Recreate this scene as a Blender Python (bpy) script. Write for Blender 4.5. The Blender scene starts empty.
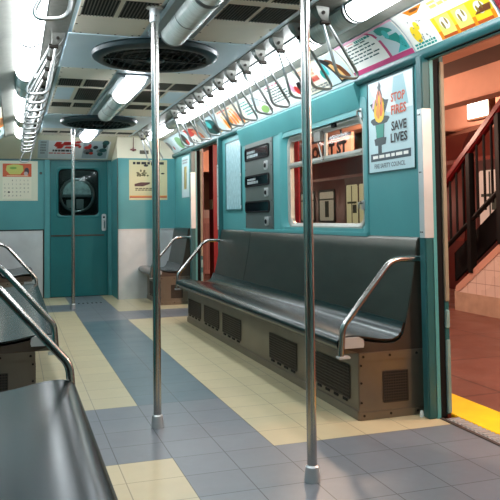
import bpy, bmesh, math, random
from mathutils import Vector, Matrix
random.seed(7)
PI = math.pi
SC = bpy.context.scene
COL = SC.collection
CX = 0.9          # centre line of the car (mirror plane of the two sides)
WX = 2.08         # inner face of the right wall
CEIL = 2.156

# ------------------------------------------------------------------ materials
def lin(c):
    def f(v):
        v /= 255.0
        return v / 12.92 if v <= 0.04045 else ((v + 0.055) / 1.055) ** 2.4
    return (f(c[0]), f(c[1]), f(c[2]), 1.0)

MATS = {}
def mat(name, rgb, rough=0.5, metal=0.0, var=0.0, scale=8.0, bump=0.0, bscale=60.0, stretch=(1, 1, 1), rvar=0.0, spec=0.5, coat=0.0):
    if name in MATS: return MATS[name]
    m = bpy.data.materials.new(name); m.use_nodes = True
    nt = m.node_tree; b = nt.nodes['Principled BSDF']
    b.inputs['Base Color'].default_value = lin(rgb)
    b.inputs['Roughness'].default_value = rough
    b.inputs['Metallic'].default_value = metal
    b.inputs['Specular IOR Level'].default_value = spec
    if coat: b.inputs['Coat Weight'].default_value = coat; b.inputs['Coat Roughness'].default_value = 0.12
    tc = nt.nodes.new('ShaderNodeTexCoord'); mp = nt.nodes.new('ShaderNodeMapping')
    mp.inputs['Scale'].default_value = stretch
    nt.links.new(tc.outputs['Object'], mp.inputs['Vector'])
    nz = nt.nodes.new('ShaderNodeTexNoise'); nz.inputs['Scale'].default_value = scale; nz.inputs['Detail'].default_value = 5
    nt.links.new(mp.outputs['Vector'], nz.inputs['Vector'])
    if var:
        cr = nt.nodes.new('ShaderNodeValToRGB')
        l = lin(rgb)
        cr.color_ramp.elements[0].position = 0.3; cr.color_ramp.elements[1].position = 0.7
        cr.color_ramp.elements[0].color = tuple(max(0, v * (1 - var)) for v in l[:3]) + (1,)
        cr.color_ramp.elements[1].color = tuple(min(1, v * (1 + var)) for v in l[:3]) + (1,)
        nt.links.new(nz.outputs['Fac'], cr.inputs['Fac']); nt.links.new(cr.outputs['Color'], b.inputs['Base Color'])
    if rvar:
        mr = nt.nodes.new('ShaderNodeMapRange')
        mr.inputs['From Min'].default_value = 0.3; mr.inputs['From Max'].default_value = 0.7
        mr.inputs['To Min'].default_value = max(0.03, rough - rvar); mr.inputs['To Max'].default_value = rough + rvar
        nt.links.new(nz.outputs['Fac'], mr.inputs['Value']); nt.links.new(mr.outputs['Result'], b.inputs['Roughness'])
    if bump:
        n2 = nt.nodes.new('ShaderNodeTexNoise'); n2.inputs['Scale'].default_value = bscale
        nt.links.new(mp.outputs['Vector'], n2.inputs['Vector'])
        bp = nt.nodes.new('ShaderNodeBump'); bp.inputs['Strength'].default_value = bump; bp.inputs['Distance'].default_value = 0.01
        nt.links.new(n2.outputs['Fac'], bp.inputs['Height']); nt.links.new(bp.outputs['Normal'], b.inputs['Normal'])
    MATS[name] = m
    return m

def emit(name, rgb, strength):
    if name in MATS: return MATS[name]
    m = bpy.data.materials.new(name); m.use_nodes = True
    b = m.node_tree.nodes['Principled BSDF']
    b.inputs['Base Color'].default_value = lin((225, 228, 228)); b.inputs['Roughness'].default_value = 0.4
    b.inputs['Emission Color'].default_value = lin(rgb); b.inputs['Emission Strength'].default_value = strength
    MATS[name] = m
    return m

def glass(name, tint=(255, 255, 255), rough=0.02, gloss=1.0):
    m = bpy.data.materials.new(name); m.use_nodes = True
    nt = m.node_tree
    for n in list(nt.nodes): nt.nodes.remove(n)
    o = nt.nodes.new('ShaderNodeOutputMaterial'); mx = nt.nodes.new('ShaderNodeMixShader')
    tr = nt.nodes.new('ShaderNodeBsdfTransparent'); tr.inputs['Color'].default_value = lin(tint)
    gl = nt.nodes.new('ShaderNodeBsdfGlossy'); gl.inputs['Roughness'].default_value = rough
    lw = nt.nodes.new('ShaderNodeLayerWeight'); lw.inputs['Blend'].default_value = 0.5
    pw = nt.nodes.new('ShaderNodeMath'); pw.operation = 'POWER'; pw.inputs[1].default_value = 4.0
    mu = nt.nodes.new('ShaderNodeMath'); mu.operation = 'MULTIPLY_ADD'; mu.inputs[1].default_value = 0.7 * gloss; mu.inputs[2].default_value = 0.03 * gloss
    nt.links.new(lw.outputs['Facing'], pw.inputs[0]); nt.links.new(pw.outputs[0], mu.inputs[0]); nt.links.new(mu.outputs[0], mx.inputs['Fac'])
    nt.links.new(tr.outputs[0], mx.inputs[1]); nt.links.new(gl.outputs[0], mx.inputs[2]); nt.links.new(mx.outputs[0], o.inputs['Surface'])
    MATS[name] = m
    return m

def grid_mat(name, rgb, line, sx, sy, ox, oy, lw, rough, axes='XY', tilevar=0.06, noisevar=0.08, nscale=9.0, rvar=0.1, coat=0.0):
    """tiles with joints: per-tile tone, mottled face, darker joint lines (object coordinates)"""
    m = bpy.data.materials.new(name); m.use_nodes = True
    nt = m.node_tree; b = nt.nodes['Principled BSDF']; N = nt.nodes.new; L = nt.links.new
    tc = N('ShaderNodeTexCoord'); sp = N('ShaderNodeSeparateXYZ'); L(tc.outputs['Object'], sp.inputs[0])
    def math_(op, a, v=None):
        n = N('ShaderNodeMath'); n.operation = op
        if hasattr(a, 'links'): L(a, n.inputs[0])
        else: n.inputs[0].default_value = a
        if v is not None:
            if hasattr(v, 'links'): L(v, n.inputs[1])
            else: n.inputs[1].default_value = v
        return n.outputs[0]
    cells = []; masks = []
    for ax, s, o in ((axes[0], sx, ox), (axes[1], sy, oy)):
        q = math_('DIVIDE', math_('SUBTRACT', sp.outputs[ax], o), s)
        cells.append(math_('FLOOR', q)); fr = math_('FRACT', q)
        d = math_('MINIMUM', fr, math_('SUBTRACT', 1.0, fr))
        masks.append(math_('LESS_THAN', d, lw / s))
    mask = math_('MAXIMUM', masks[0], masks[1])
    cb = N('ShaderNodeCombineXYZ'); L(cells[0], cb.inputs[0]); L(cells[1], cb.inputs[1])
    wn = N('ShaderNodeTexWhiteNoise'); wn.noise_dimensions = '2D'; L(cb.outputs[0], wn.inputs['Vector'])
    nz = N('ShaderNodeTexNoise'); nz.inputs['Scale'].default_value = nscale; nz.inputs['Detail'].default_value = 5; nz.inputs['Roughness'].default_value = 0.65
    L(tc.outputs['Object'], nz.inputs['Vector'])
    t = math_('ADD', math_('MULTIPLY', math_('SUBTRACT', wn.outputs['Value'], 0.5), 2 * tilevar),
              math_('MULTIPLY', math_('SUBTRACT', nz.outputs['Fac'], 0.5), 4 * noisevar))
    val = math_('ADD', t, 1.0)
    mixc = N('ShaderNodeMix'); mixc.data_type = 'RGBA'; mixc.blend_type = 'MULTIPLY'; mixc.inputs['Factor'].default_value = 1
    mixc.inputs[6].default_value = lin(rgb)
    cc = N('ShaderNodeCombineColor'); [L(val, cc.inputs[i]) for i in range(3)]
    L(cc.outputs[0], mixc.inputs[7])
    m2 = N('ShaderNodeMix'); m2.data_type = 'RGBA'; L(mask, m2.inputs['Factor']); L(mixc.outputs[2], m2.inputs[6]); m2.inputs[7].default_value = lin(line)
    L(m2.outputs[2], b.inputs['Base Color'])
    n3 = N('ShaderNodeTexNoise'); n3.inputs['Scale'].default_value = 3.0; n3.inputs['Detail'].default_value = 6; L(tc.outputs['Object'], n3.inputs['Vector'])
    mr = N('ShaderNodeMapRange'); mr.inputs['From Min'].default_value = 0.3; mr.inputs['From Max'].default_value = 0.7
    mr.inputs['To Min'].default_value = rough - rvar; mr.inputs['To Max'].default_value = rough + rvar
    L(n3.outputs['Fac'], mr.inputs['Value']); L(mr.outputs['Result'], b.inputs['Roughness'])
    MATS[name] = m
    return m

TEAL = mat('teal_paint', (76, 146, 148), 0.38, var=0.06, scale=3, bump=0.03, bscale=25)
TEALDK = mat('teal_paint_deep', (14, 104, 106), 0.36, var=0.08, scale=3, bump=0.03, bscale=25)
TEALTRIM = mat('teal_trim_paint', (36, 88, 90), 0.35, var=0.08, scale=5)
STEEL = mat('brushed_steel_seat', (80, 85, 85), 0.26, 1.0, var=0.05, scale=2.5, stretch=(6, 0.12, 6))
STEELDIM = mat('dim_reflection_steel_seat', (54, 58, 60), 0.25, 1.0, var=0.05, scale=2.5, stretch=(6, 0.12, 6))  # same seat steel, its dimmer reflections painted in as a darker colour
STEELDK = mat('brushed_steel_back', (90, 90, 84), 0.36, 1.0, var=0.10, scale=3, stretch=(1, 1, 3))
STEELBASE = mat('worn_steel_base', (122, 112, 98), 0.34, 0.7, var=0.10, scale=5)
STEELBR = mat('steel_end_plate', (84, 72, 62), 0.42, 0.6, var=0.10, scale=6)
STEELWALL = mat('mottled_steel_sheet', (204, 210, 210), 0.42, 0.45, var=0.10, scale=4)
CHROME = mat('polished_steel_tube', (190, 188, 184), 0.24, 1.0)
HANDLE = mat('strap_handle_steel', (150, 152, 150), 0.30, 1.0)
SATIN = mat('satin_steel', (200, 202, 202), 0.36, 0.6)
ALU = mat('aluminium_trim', (176, 176, 168), 0.42, 0.6, var=0.08, scale=20)
CREAM = mat('cream_paint', (222, 214, 190), 0.5, var=0.04, scale=3)
BEIGE = mat('beige_panel_paint', (232, 220, 202), 0.36, 0.1, var=0.05, scale=3)
BLUEGREY = mat('pale_blue_grey_paint', (212, 228, 238), 0.36, 0.1, var=0.06, scale=2)
DARK = mat('dark_rubber', (8, 8, 9), 0.8, spec=0.2)
DARKVOID = mat('dark_interior', (9, 10, 10), 0.8)
VENTDK = mat('vent_slat_metal', (84, 78, 68), 0.55, 0.4)
VENTBK = mat('vent_recess', (12, 11, 10), 0.9)
FANM = mat('fan_enamel', (20, 36, 40), 0.34, 0.1, var=0.08, scale=6)
FANBAR = mat('fan_grille_metal', (12, 15, 16), 0.45, 0.3)
HOUSING = mat('light_housing_grey', (128, 138, 140), 0.45, 0.3)
BRACK = mat('bracket_cast_metal', (124, 124, 118), 0.42, 0.7, var=0.1, scale=30)
SCREW = mat('screw_head', (50, 46, 42), 0.5, 0.8)
PERF = mat('grille_dark_steel', (70, 62, 54), 0.5, 0.6)
LIT = emit('lit_diffuser', (244, 250, 255), 13.0)
UNLIT = mat('unlit_diffuser', (206, 212, 208), 0.22, 0.05, var=0.16, scale=14, stretch=(1, 8, 1), spec=0.6)
BAND = mat('diffuser_band', (84, 86, 86), 0.5, 0.3)
WHITEP = mat('white_card', (238, 240, 236), 0.4)
GLASSW = glass('window_glass', (240, 244, 242), gloss=0.25)
BLACKGL = mat('black_sign_glass', (16, 20, 24), 0.08, spec=0.8)

FT_C = grid_mat('cream_floor_tile', (192, 180, 144), (140, 130, 102), .238, .2312, .664, 3.094, .0022, .34, tilevar=.03, noisevar=.04, nscale=11, rvar=.03)
FT_B = grid_mat('blue_grey_floor_tile', (112, 118, 124), (54, 60, 64), .238, .2312, .664, 3.094, .0022, .34, tilevar=.05, noisevar=.06, nscale=16, rvar=.03)
FT_D = grid_mat('slate_floor_tile', (84, 106, 114), (50, 62, 68), .238, .2312, .664, 3.094, .0022, .34, tilevar=.03, noisevar=.06, nscale=16, rvar=.03)
PLATM = grid_mat('platform_red_concrete', (112, 68, 56), (70, 36, 28), 1.15, .9, 2.75, 3.55, .008, .45, tilevar=.06, noisevar=.12, nscale=5)
YELL = mat('yellow_edge_paint', (248, 206, 8), 0.5, var=0.10, scale=7)
TILEW = grid_mat('white_wall_tile', (226, 206, 192), (176, 146, 130), .152, .152, .05, .02, .003, .3, axes='YZ', tilevar=.03, noisevar=.03)
SALMON = mat('salmon_plaster', (198, 146, 120), 0.7, var=0.10, scale=2.5)
BROWNC = mat('brown_ceiling', (78, 58, 48), 0.8, var=0.12, scale=2)
IRON = mat('black_iron', (9, 8, 8), 0.6, 0.0, spec=0.2)
REDP = mat('red_paint', (100, 9, 15), 0.35, var=0.08, scale=6)
REDCOL = mat('red_column_paint', (164, 20, 36), 0.4, var=0.06, scale=3)
MAROON = mat('maroon_car_paint', (96, 40, 34), 0.35, var=0.12, scale=1.5)
CURB = mat('concrete_curb', (186, 158, 134), 0.8, var=0.15, scale=8)

# ------------------------------------------------------------------ mesh helpers
def B(): return bmesh.new()

def add_box(bm, x0, x1, y0, y1, z0, z1, bev=0.0):
    v = [bm.verts.new((x, y, z)) for x in (x0, x1) for y in (y0, y1) for z in (z0, z1)]
    fs = [bm.faces.new([v[i] for i in q]) for q in ((0, 1, 3, 2), (4, 6, 7, 5), (0, 4, 5, 1), (2, 3, 7, 6), (0, 2, 6, 4), (1, 5, 7, 3))]
    if bev:
        es = list({e for f in fs for e in f.edges})
        bmesh.ops.bevel(bm, geom=es, offset=bev, segments=2, affect='EDGES', clamp_overlap=True)

def fillet(pts, r, n=7):
    pts = [Vector(p) for p in pts]; out = [pts[0]]
    rs = r if isinstance(r, (list, tuple)) else [r] * (len(pts) - 2)
    for i in range(1, len(pts) - 1):
        a, b, c = pts[i - 1], pts[i], pts[i + 1]
        u = (a - b); w = (c - b); lu, lw = u.length, w.length; u.normalize(); w.normalize()
        ang = u.angle(w); d = min(rs[i - 1] / math.tan(ang / 2), lu * 0.49, lw * 0.49)
        p0, p1 = b + u * d, b + w * d
        for k in range(n + 1):
            t = k / n
            out.append((1 - t) ** 2 * p0 + 2 * t * (1 - t) * b + t * t * p1)
    out.append(pts[-1])
    return out

def add_tube(bm, pts, r, n=12, closed=False, caps=True):
    pts = [Vector(p) for p in pts]; rings = []; N = len(pts)
    prev = None
    for i in range(N):
        if closed: t = pts[(i + 1) % N] - pts[i - 1]
        else: t = pts[min(i + 1, N - 1)] - pts[max(i - 1, 0)]
        t.normalize()
        if prev is None:
            a = Vector((0, 0, 1)) if abs(t.z) < 0.9 else Vector((1, 0, 0))
            nrm = (a - t * a.dot(t)).normalized()
        else: nrm = (prev - t * prev.dot(t)).normalized()
        prev = nrm; bi = t.cross(nrm)
        rr = r[i] if isinstance(r, (list, tuple)) else r
        rings.append([bm.verts.new(pts[i] + nrm * rr * math.cos(2 * PI * k / n) + bi * rr * math.sin(2 * PI * k / n)) for k in range(n)])
    for i in range(N if closed else N - 1):
        A, C = rings[i], rings[(i + 1) % N]
        for k in range(n): bm.faces.new((A[k], A[(k + 1) % n], C[(k + 1) % n], C[k]))
    if caps and not closed:
        bm.faces.new(rings[0][::-1]); bm.faces.new(rings[-1])

def add_lathe(bm, prof, cx, cy, n=32, cz=0.0):
    """profile [(radius, z)] turned about the vertical through (cx, cy)"""
    rings = []
    for r, z in prof:
        if r < 1e-6: rings.append([bm.verts.new((cx, cy, cz + z))])
        else: rings.append([bm.verts.new((cx + r * math.cos(2 * PI * k / n), cy + r * math.sin(2 * PI * k / n), cz + z)) for k in range(n)])
    for A, C in zip(rings, rings[1:]):
        for k in range(n):
            k2 = (k + 1) % n
            if len(A) == 1 and len(C) == 1: continue
            if len(A) == 1: bm.faces.new((A[0], C[k], C[k2]))
            elif len(C) == 1: bm.faces.new((A[k], C[0], A[k2]))
            else: bm.faces.new((A[k], A[k2], C[k2], C[k]))

def add_prism(bm, prof, a0, a1, axis='Y'):
    """closed polygon profile extruded along an axis. Y: (x,z)  X: (y,z)  Z: (x,y)"""
    def P(p, a):
        return {'Y': (p[0], a, p[1]), 'X': (a, p[0], p[1]), 'Z': (p[0], p[1], a)}[axis]
    A = [bm.verts.new(P(p, a0)) for p in prof]; C = [bm.verts.new(P(p, a1)) for p in prof]
    n = len(prof)
    for i in range(n): bm.faces.new((A[i], A[(i + 1) % n], C[(i + 1) % n], C[i]))
    bm.faces.new(A[::-1]); bm.faces.new(C)

def thick(line, t, side=1):
    """open polyline (2D) -> closed band of thickness t"""
    n = len(line); off = []
    for i in range(n):
        a = line[max(i - 1, 0)]; b = line[min(i + 1, n - 1)]
        dx, dy = b[0] - a[0], b[1] - a[1]; l = math.hypot(dx, dy)
        off.append((line[i][0] - side * dy / l * t, line[i][1] + side * dx / l * t))
    return list(line) + off[::-1]

def rrect(x0, x1, y0, y1, r, n=6):
    out = []
    for cx, cy, a in ((x1 - r, y1 - r, 0), (x0 + r, y1 - r, 90), (x0 + r, y0 + r, 180), (x1 - r, y0 + r, 270)):
        for k in range(n + 1):
            t = math.radians(a + 90 * k / n); out.append((cx + r * math.cos(t), cy + r * math.sin(t)))
    return out

def loft(bm, loops, cap0=False, cap1=False):
    R = [[bm.verts.new(p) for p in l] for l in loops]; n = len(R[0])
    for A, C in zip(R, R[1:]):
        for i in range(n): bm.faces.new((A[i], A[(i + 1) % n], C[(i + 1) % n], C[i]))
    if cap0: bm.faces.new(R[0][::-1])
    if cap1: bm.faces.new(R[-1])

ROOT = {}
def obj(name, bm, material, parent=None, sharp=35, mirror=False, recalc=True):
    if mirror:
        for v in bm.verts: v.co.x = 2 * CX - v.co.x
        bmesh.ops.reverse_faces(bm, faces=bm.faces[:])
    bmesh.ops.remove_doubles(bm, verts=bm.verts[:], dist=1e-5)
    if recalc: bmesh.ops.recalc_face_normals(bm, faces=bm.faces[:])
    for f in bm.faces: f.smooth = True
    lim = math.radians(sharp)
    for e in bm.edges:
        if len(e.link_faces) == 2: e.smooth = e.calc_face_angle(0) < lim
        else: e.smooth = False
    if parent is not None:
        ps = pieces(bm)
        if 1 < len(ps) <= (8 if any(w in name for w in KEEP) else 60):
            first = None
            for grp in ps:
                b2 = bm.copy(); b2.verts.ensure_lookup_table(); bmesh.ops.delete(b2, geom=[b2.verts[i] for i in range(len(b2.verts)) if i not in grp], context='VERTS')
                o = link(name, b2, material, parent); first = first or o
            bm.free()
            return first
    return link(name, bm, material, parent)

KEEP = ('letter', 'print', 'line', 'number', 'rivet', 'speck', 'sketch', 'head', 'slot', 'sheet', 'recess', 'guard', 'mark', 'pane')
def pieces(bm):
    bm.verts.ensure_lookup_table(); bm.verts.index_update()
    seen = set(); isl = []
    for v in bm.verts:
        if v.index in seen: continue
        st = [v]; seen.add(v.index); g = []
        while st:
            a = st.pop(); g.append(a)
            for e in a.link_edges:
                b = e.other_vert(a)
                if b.index not in seen: seen.add(b.index); st.append(b)
        isl.append(g)
    if len(isl) < 2 or len(isl) > 200: return [set()]
    bx = []
    for g in isl:
        lo = [min(v.co[i] for v in g) for i in range(3)]; hi = [max(v.co[i] for v in g) for i in range(3)]
        bx.append((lo, hi, max(h - l for h, l in zip(hi, lo))))
    par = list(range(len(isl)))
    def f(i):
        while par[i] != i: i = par[i]
        return i
    for i in range(len(isl)):
        for j in range(i):
            gap = math.sqrt(sum(max(0, bx[i][0][k] - bx[j][1][k], bx[j][0][k] - bx[i][1][k]) ** 2 for k in range(3)))
            if gap <= max(.02, .5 * max(bx[i][2], bx[j][2])): par[f(i)] = f(j)
    out = {}
    for i, g in enumerate(isl): out.setdefault(f(i), set()).update(v.index for v in g)
    return list(out.values())

def link(name, bm, material, parent):
    if parent is not None:
        off = ROOT[parent.name]
        for v in bm.verts: v.co -= off
    me = bpy.data.meshes.new(name); bm.to_mesh(me); bm.free()
    o = bpy.data.objects.new(name, me); COL.objects.link(o)
    for m in (material if isinstance(material, (list, tuple)) else [material]): me.materials.append(m)
    if parent is not None: o.parent = parent; ROOT[o.name] = ROOT[parent.name]
    else: ROOT[o.name] = Vector((0, 0, 0))
    return o

def tag(o, label, cat, group=None, kind=None):
    o['label'] = label; o['category'] = cat
    if group: o['group'] = group
    if kind: o['kind'] = kind
    return o

def thing(name, label, cat, loc, group=None):
    o = bpy.data.objects.new(name, None); COL.objects.link(o)
    o.location = loc; o.empty_display_size = 0.05
    ROOT[o.name] = Vector(loc)
    return tag(o, label, cat, group)

TRIM = [0]
def struct(name, bm, m, label=None, **k):
    if name.startswith('trim_'): TRIM[0] += 1; name = 'trim_%d' % TRIM[0]
    o = obj(name, bm, m, **k); o['kind'] = 'structure'
    return o

def dup(root, loc, label, group=None):
    def cp(o, par):
        c = o.copy(); COL.objects.link(c); c.parent = par
        for ch in [x for x in KIDS.get(o.name, [])]: cp(ch, c)
        return c
    KIDS = {}
    for x in COL.objects:
        if x.parent: KIDS.setdefault(x.parent.name, []).append(x)
    r = cp(root, None); r.location = loc; r['label'] = label
    if group: r['group'] = group
    return r

_txt = {}
def text_geo(s, bold=0.018):
    """unit text: verts scaled so that the block is 1 wide and 1 high"""
    if (s, bold) in _txt: return _txt[(s, bold)]
    cu = bpy.data.curves.new('t', 'FONT'); cu.body = s; cu.resolution_u = 2; cu.offset = bold
    o = bpy.data.objects.new('t', cu); COL.objects.link(o)
    dg = bpy.context.evaluated_depsgraph_get()
    me = bpy.data.meshes.new_from_object(o.evaluated_get(dg))
    vs = [v.co.copy() for v in me.vertices]; fs = [list(p.vertices) for p in me.polygons]
    bpy.data.objects.remove(o); bpy.data.curves.remove(cu); bpy.data.meshes.remove(me)
    x0 = min(v.x for v in vs); x1 = max(v.x for v in vs); y0 = min(v.y for v in vs); y1 = max(v.y for v in vs)
    vs = [((v.x - x0) / (x1 - x0), (v.y - y0) / (y1 - y0)) for v in vs]
    _txt[(s, bold)] = (vs, fs)
    return _txt[(s, bold)]

# a printed card: S(u, v, off) maps the card's own (0..1, 0..1) to the place it hangs
class Card:
    def __init__(self, name, label, cat, S, group=None, base=WHITEP, nu=4, nv=10, th=0.003, board='board'):
        self.S = S; c = S(0.5, 0.5, 0)
        self.root = thing(name, label, cat, c, group); self.parts = {}; self.lay = th + 0.0008
        bm = B()
        loops = []
        F = [[bm.verts.new(S(i / nu, j / nv, th)) for i in range(nu + 1)] for j in range(nv + 1)]
        K = [[bm.verts.new(S(i / nu, j / nv, 0.0004)) for i in range(nu + 1)] for j in range(nv + 1)]
        for j in range(nv):
            for i in range(nu):
                bm.faces.new((F[j][i], F[j][i + 1], F[j + 1][i + 1], F[j + 1][i])); bm.faces.new((K[j][i], K[j + 1][i], K[j + 1][i + 1], K[j][i + 1]))
        for j in range(nv):
            bm.faces.new((F[j][0], F[j + 1][0], K[j + 1][0], K[j][0])); bm.faces.new((F[j][nu], K[j][nu], K[j + 1][nu], F[j + 1][nu]))
        for i in range(nu):
            bm.faces.new((F[0][i], K[0][i], K[0][i + 1], F[0][i + 1])); bm.faces.new((F[nv][i], F[nv][i + 1], K[nv][i + 1], K[nv][i]))
        self.boardo = obj(board, bm, base, self.root)
    def _bm(self, name, m):
        k = (name, m.name)
        if k not in self.parts: self.parts[k] = (B(), m)
        return self.parts[k][0]
    def rows(self, name, m, rows, lift=0, nu=3, sub=4):
        bm = self._bm(name, m); off = self.lay + lift * 0.0008
        full = []
        for (a, b) in zip(rows, rows[1:]):
            for k in range(sub):
                t = k / sub; full.append(tuple(a[i] * (1 - t) + b[i] * t for i in range(3)))
        full.append(rows[-1])
        R = [[bm.verts.new(self.S(u0 + (u1 - u0) * i / nu, v, off)) for i in range(nu + 1)] for v, u0, u1 in full]
        for A, C in zip(R, R[1:]):
            for i in range(nu): bm.faces.new((A[i], A[i + 1], C[i + 1], C[i]))
    def rect(self, name, m, u0, u1, v0, v1, lift=0): self.rows(name, m, [(v0, u0, u1), (v1, u0, u1)], lift, sub=max(2, int((v1 - v0) * 12)))
    def ell(self, name, m, cu, cv, ru, rv, lift=0, skew=0.0):
        self.rows(name, m, [(cv + rv * math.sin(t), cu + skew * math.sin(t) - ru * math.cos(t) - 1e-4, cu + skew * math.sin(t) + ru * math.cos(t) + 1e-4)
                            for t in [(-0.5 + k / 12) * PI for k in range(13)]], lift, sub=1)
    def text(self, name, m, s, u0, u1, v0, v1, lift=4, slant=0.0, bold=0.018):
        vs, fs = text_geo(s, bold); bm = self._bm(name, m); off = self.lay + lift * 0.0008
        V = [bm.verts.new(self.S(u0 + x * (u1 - u0) + slant * y * (v1 - v0), v0 + y * (v1 - v0), off)) for x, y in vs]
        for f in fs:
            try: bm.faces.new([V[i] for i in f])
            except ValueError: pass
    def scribble(self, name, m, u0, u1, v0, v1, n, lift=1, seed=1, gap=0.35):
        """n lines of print too small to read in the photo: broken bars of word length"""
        rd = random.Random(seed)
        for k in range(n):
            h = (v1 - v0) / n; y0 = v1 - (k + 1) * h + h * gap; y1 = v1 - k * h
            u = u0
            end = u1 - (rd.random() * 0.3 * (u1 - u0))
            while u < end:
                w = (0.04 + 0.08 * rd.random()) * (u1 - u0) / 0.6
                self.rect(name, m, u, min(u + w, u1), y0, y1, lift); u += w + 0.02 * (u1 - u0) / 0.6
    def done(self):
        for (name, _), (bm, m) in self.parts.items(): obj(name, bm, m, self.root, recalc=False)
        return self.root

def flatS(o, u, v):
    o, u, v = Vector(o), Vector(u), Vector(v); n = u.cross(v).normalized()
    return lambda a, b, off: o + u * a + v * b + n * off
def wallS(y_far, y_near, z0, z1, x=WX): return flatS((x, y_far, z0), (0, y_near - y_far, 0), (0, 0, z1 - z0))   # on the right wall
def endS(x0, x1, z0, z1, y): return flatS((x0, y, z0), (x1 - x0, 0, 0), (0, 0, z1 - z0))                       # facing the camera

INK = {}
def ink(*rgb, e=0):
    k = 'print_%d_%d_%d' % rgb
    return mat(k, rgb, 0.42)

# ================================================================== the room
Y0, Y1 = -2.0, 10.0
def tile_floor():
    bm = B(); sx, sy = .238, .2312
    for i in range(-5, 7):
        for j in range(-23, 32):
            x0 = max(.664 + i * sx, -.29); x1 = min(.664 + (i + 1) * sx, 2.115)
            y0 = max(3.094 + j * sy, Y0); y1 = min(3.094 + (j + 1) * sy, Y1)
            if x1 <= x0 or y1 <= y0: continue
            xc, yc = (x0 + x1) / 2, (y0 + y1) / 2
            if xc > 1.14: k = 0 if (3.094 < yc < 7.48 or yc > 8.2 or yc < 1.9) else 1
            elif xc < .664: k = 0 if (4.01 < yc < 8.3 or yc > 9.05 or yc < 3.094) else 1
            else: k = 2 if 4.02 < yc < 7.48 else 1
            v = [bm.verts.new(p) for p in ((x0, y0, 0), (x1, y0, 0), (x1, y1, 0), (x0, y1, 0))]
            bm.faces.new(v).material_index = k
    bmesh.ops.remove_doubles(bm, verts=bm.verts[:], dist=1e-5)
    r = bmesh.ops.extrude_face_region(bm, geom=bm.faces[:])
    for g in r['geom']:
        if isinstance(g, bmesh.types.BMVert): g.co.z = -0.06
    struct('floor', bm, [FT_C, FT_B, FT_D])
tile_floor()

def cells(bm, ys, zs, x0, x1, hole):
    """wall slab with holes: front, back and reveal faces"""
    ny, nz = len(ys) - 1, len(zs) - 1
    def solid(i, j): return 0 <= i < ny and 0 <= j < nz and not hole((ys[i] + ys[i + 1]) / 2, (zs[j] + zs[j + 1]) / 2)
    def q(*p): bm.faces.new([bm.verts.new(v) for v in p])
    for i in range(ny):
        for j in range(nz):
            if not solid(i, j): continue
            a, b, c, d = ys[i], ys[i + 1], zs[j], zs[j + 1]
            q((x0, a, c), (x0, a, d), (x0, b, d), (x0, b, c)); q((x1, a, c), (x1, b, c), (x1, b, d), (x1, a, d))
            if not solid(i - 1, j): q((x0, a, c), (x1, a, c), (x1, a, d), (x0, a, d))
            if not solid(i + 1, j): q((x0, b, c), (x0, b, d), (x1, b, d), (x1, b, c))
            if not solid(i, j - 1): q((x0, a, c), (x0, b, c), (x1, b, c), (x1, a, c))
            if not solid(i, j + 1): q((x0, a, d), (x1, a, d), (x1, b, d), (x0, b, d))

DOORS_R = [(2.03, 3.20), (7.14, 8.29)]
WIN = (4.02, 5.29, .995, 1.675)
DTOP = 1.875
def hole_r(y, z):
    if any(a < y < b and z < DTOP for a, b in DOORS_R): return True
    return 3.95 < y < 5.40 and .975 < z < 1.70
bm = B(); cells(bm, [Y0, 2.03, 3.20, 3.95, 5.40, 7.14, 8.29, Y1], [0, .975, 1.70, DTOP, 1.935], WX, 2.105, hole_r)
struct('wall_right', bm, TEAL)
bm = B(); cells(bm, [Y0, 2.03, 2.6, 3.26, 3.95, 5.40, 7.14, 7.9, 8.35, Y1], [-.06, .975, 1.70, 1.955, 2.30], 2.185, 2.205, lambda y, z: hole_r(y, z) or (z < 1.955 and (2.0 < y < 3.26 or 7.13 < y < 8.35)))
struct('exterior_wall_right', bm, MAROON)
DOORS_L = [(2.90, 3.95), (7.35, 8.45)]
bm = B(); cells(bm, [Y0, 2.9, 3.95, 7.35, 8.45, Y1], [0, DTOP, 1.935], -.305, -.28, lambda y, z: any(a < y < b and z < DTOP for a, b in DOORS_L))
struct('wall_left', bm, TEAL)
for k, (a, b) in enumerate(DOORS_L):
    d = B(); add_box(d, -.345, -.31, a - .02, (a + b) / 2 - .004, .0, DTOP + .02, .004); add_box(d, -.345, -.31, (a + b) / 2 + .004, b + .02, .0, DTOP + .02, .004)
    dd = struct('door_%d' % (k + 4), d, TEALDK)
    g = B(); add_box(g, -.309, -.305, a + .12, (a + b) / 2 - .12, 1.0, 1.6, .001); add_box(g, -.309, -.305, (a + b) / 2 + .12, b - .12, 1.0, 1.6, .001)
    obj('door_glass', g, BLACKGL, dd)

# ceiling: flat centre, sloped light trough, curved advert cove each side
COVE = [(2.078, 1.930), (2.063, 1.959), (2.043, 1.988), (2.022, 2.015), (2.000, 2.040), (1.977, 2.066), (1.953, 2.088), (1.934, 2.103), (1.914, 2.115)]
def ceil_profile():
    p = [(WX + .025, 1.93)] + [(x + .012, z + .006) for x, z in COVE] + [(1.86, 2.20), (1.60, 2.20), (1.60, CEIL + .02), (1.47, CEIL + .02), (1.46, CEIL)]
    right = p
    left = [(2 * CX - x, z) for x, z in reversed(p)]
    return right + left
pr = ceil_profile()
bm = B(); add_prism(bm, thick(pr, .03, -1), Y0, 9.4); bmesh.ops.recalc_face_normals(bm, faces=bm.faces[:])
struct('ceiling', bm, BLUEGREY)
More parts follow.
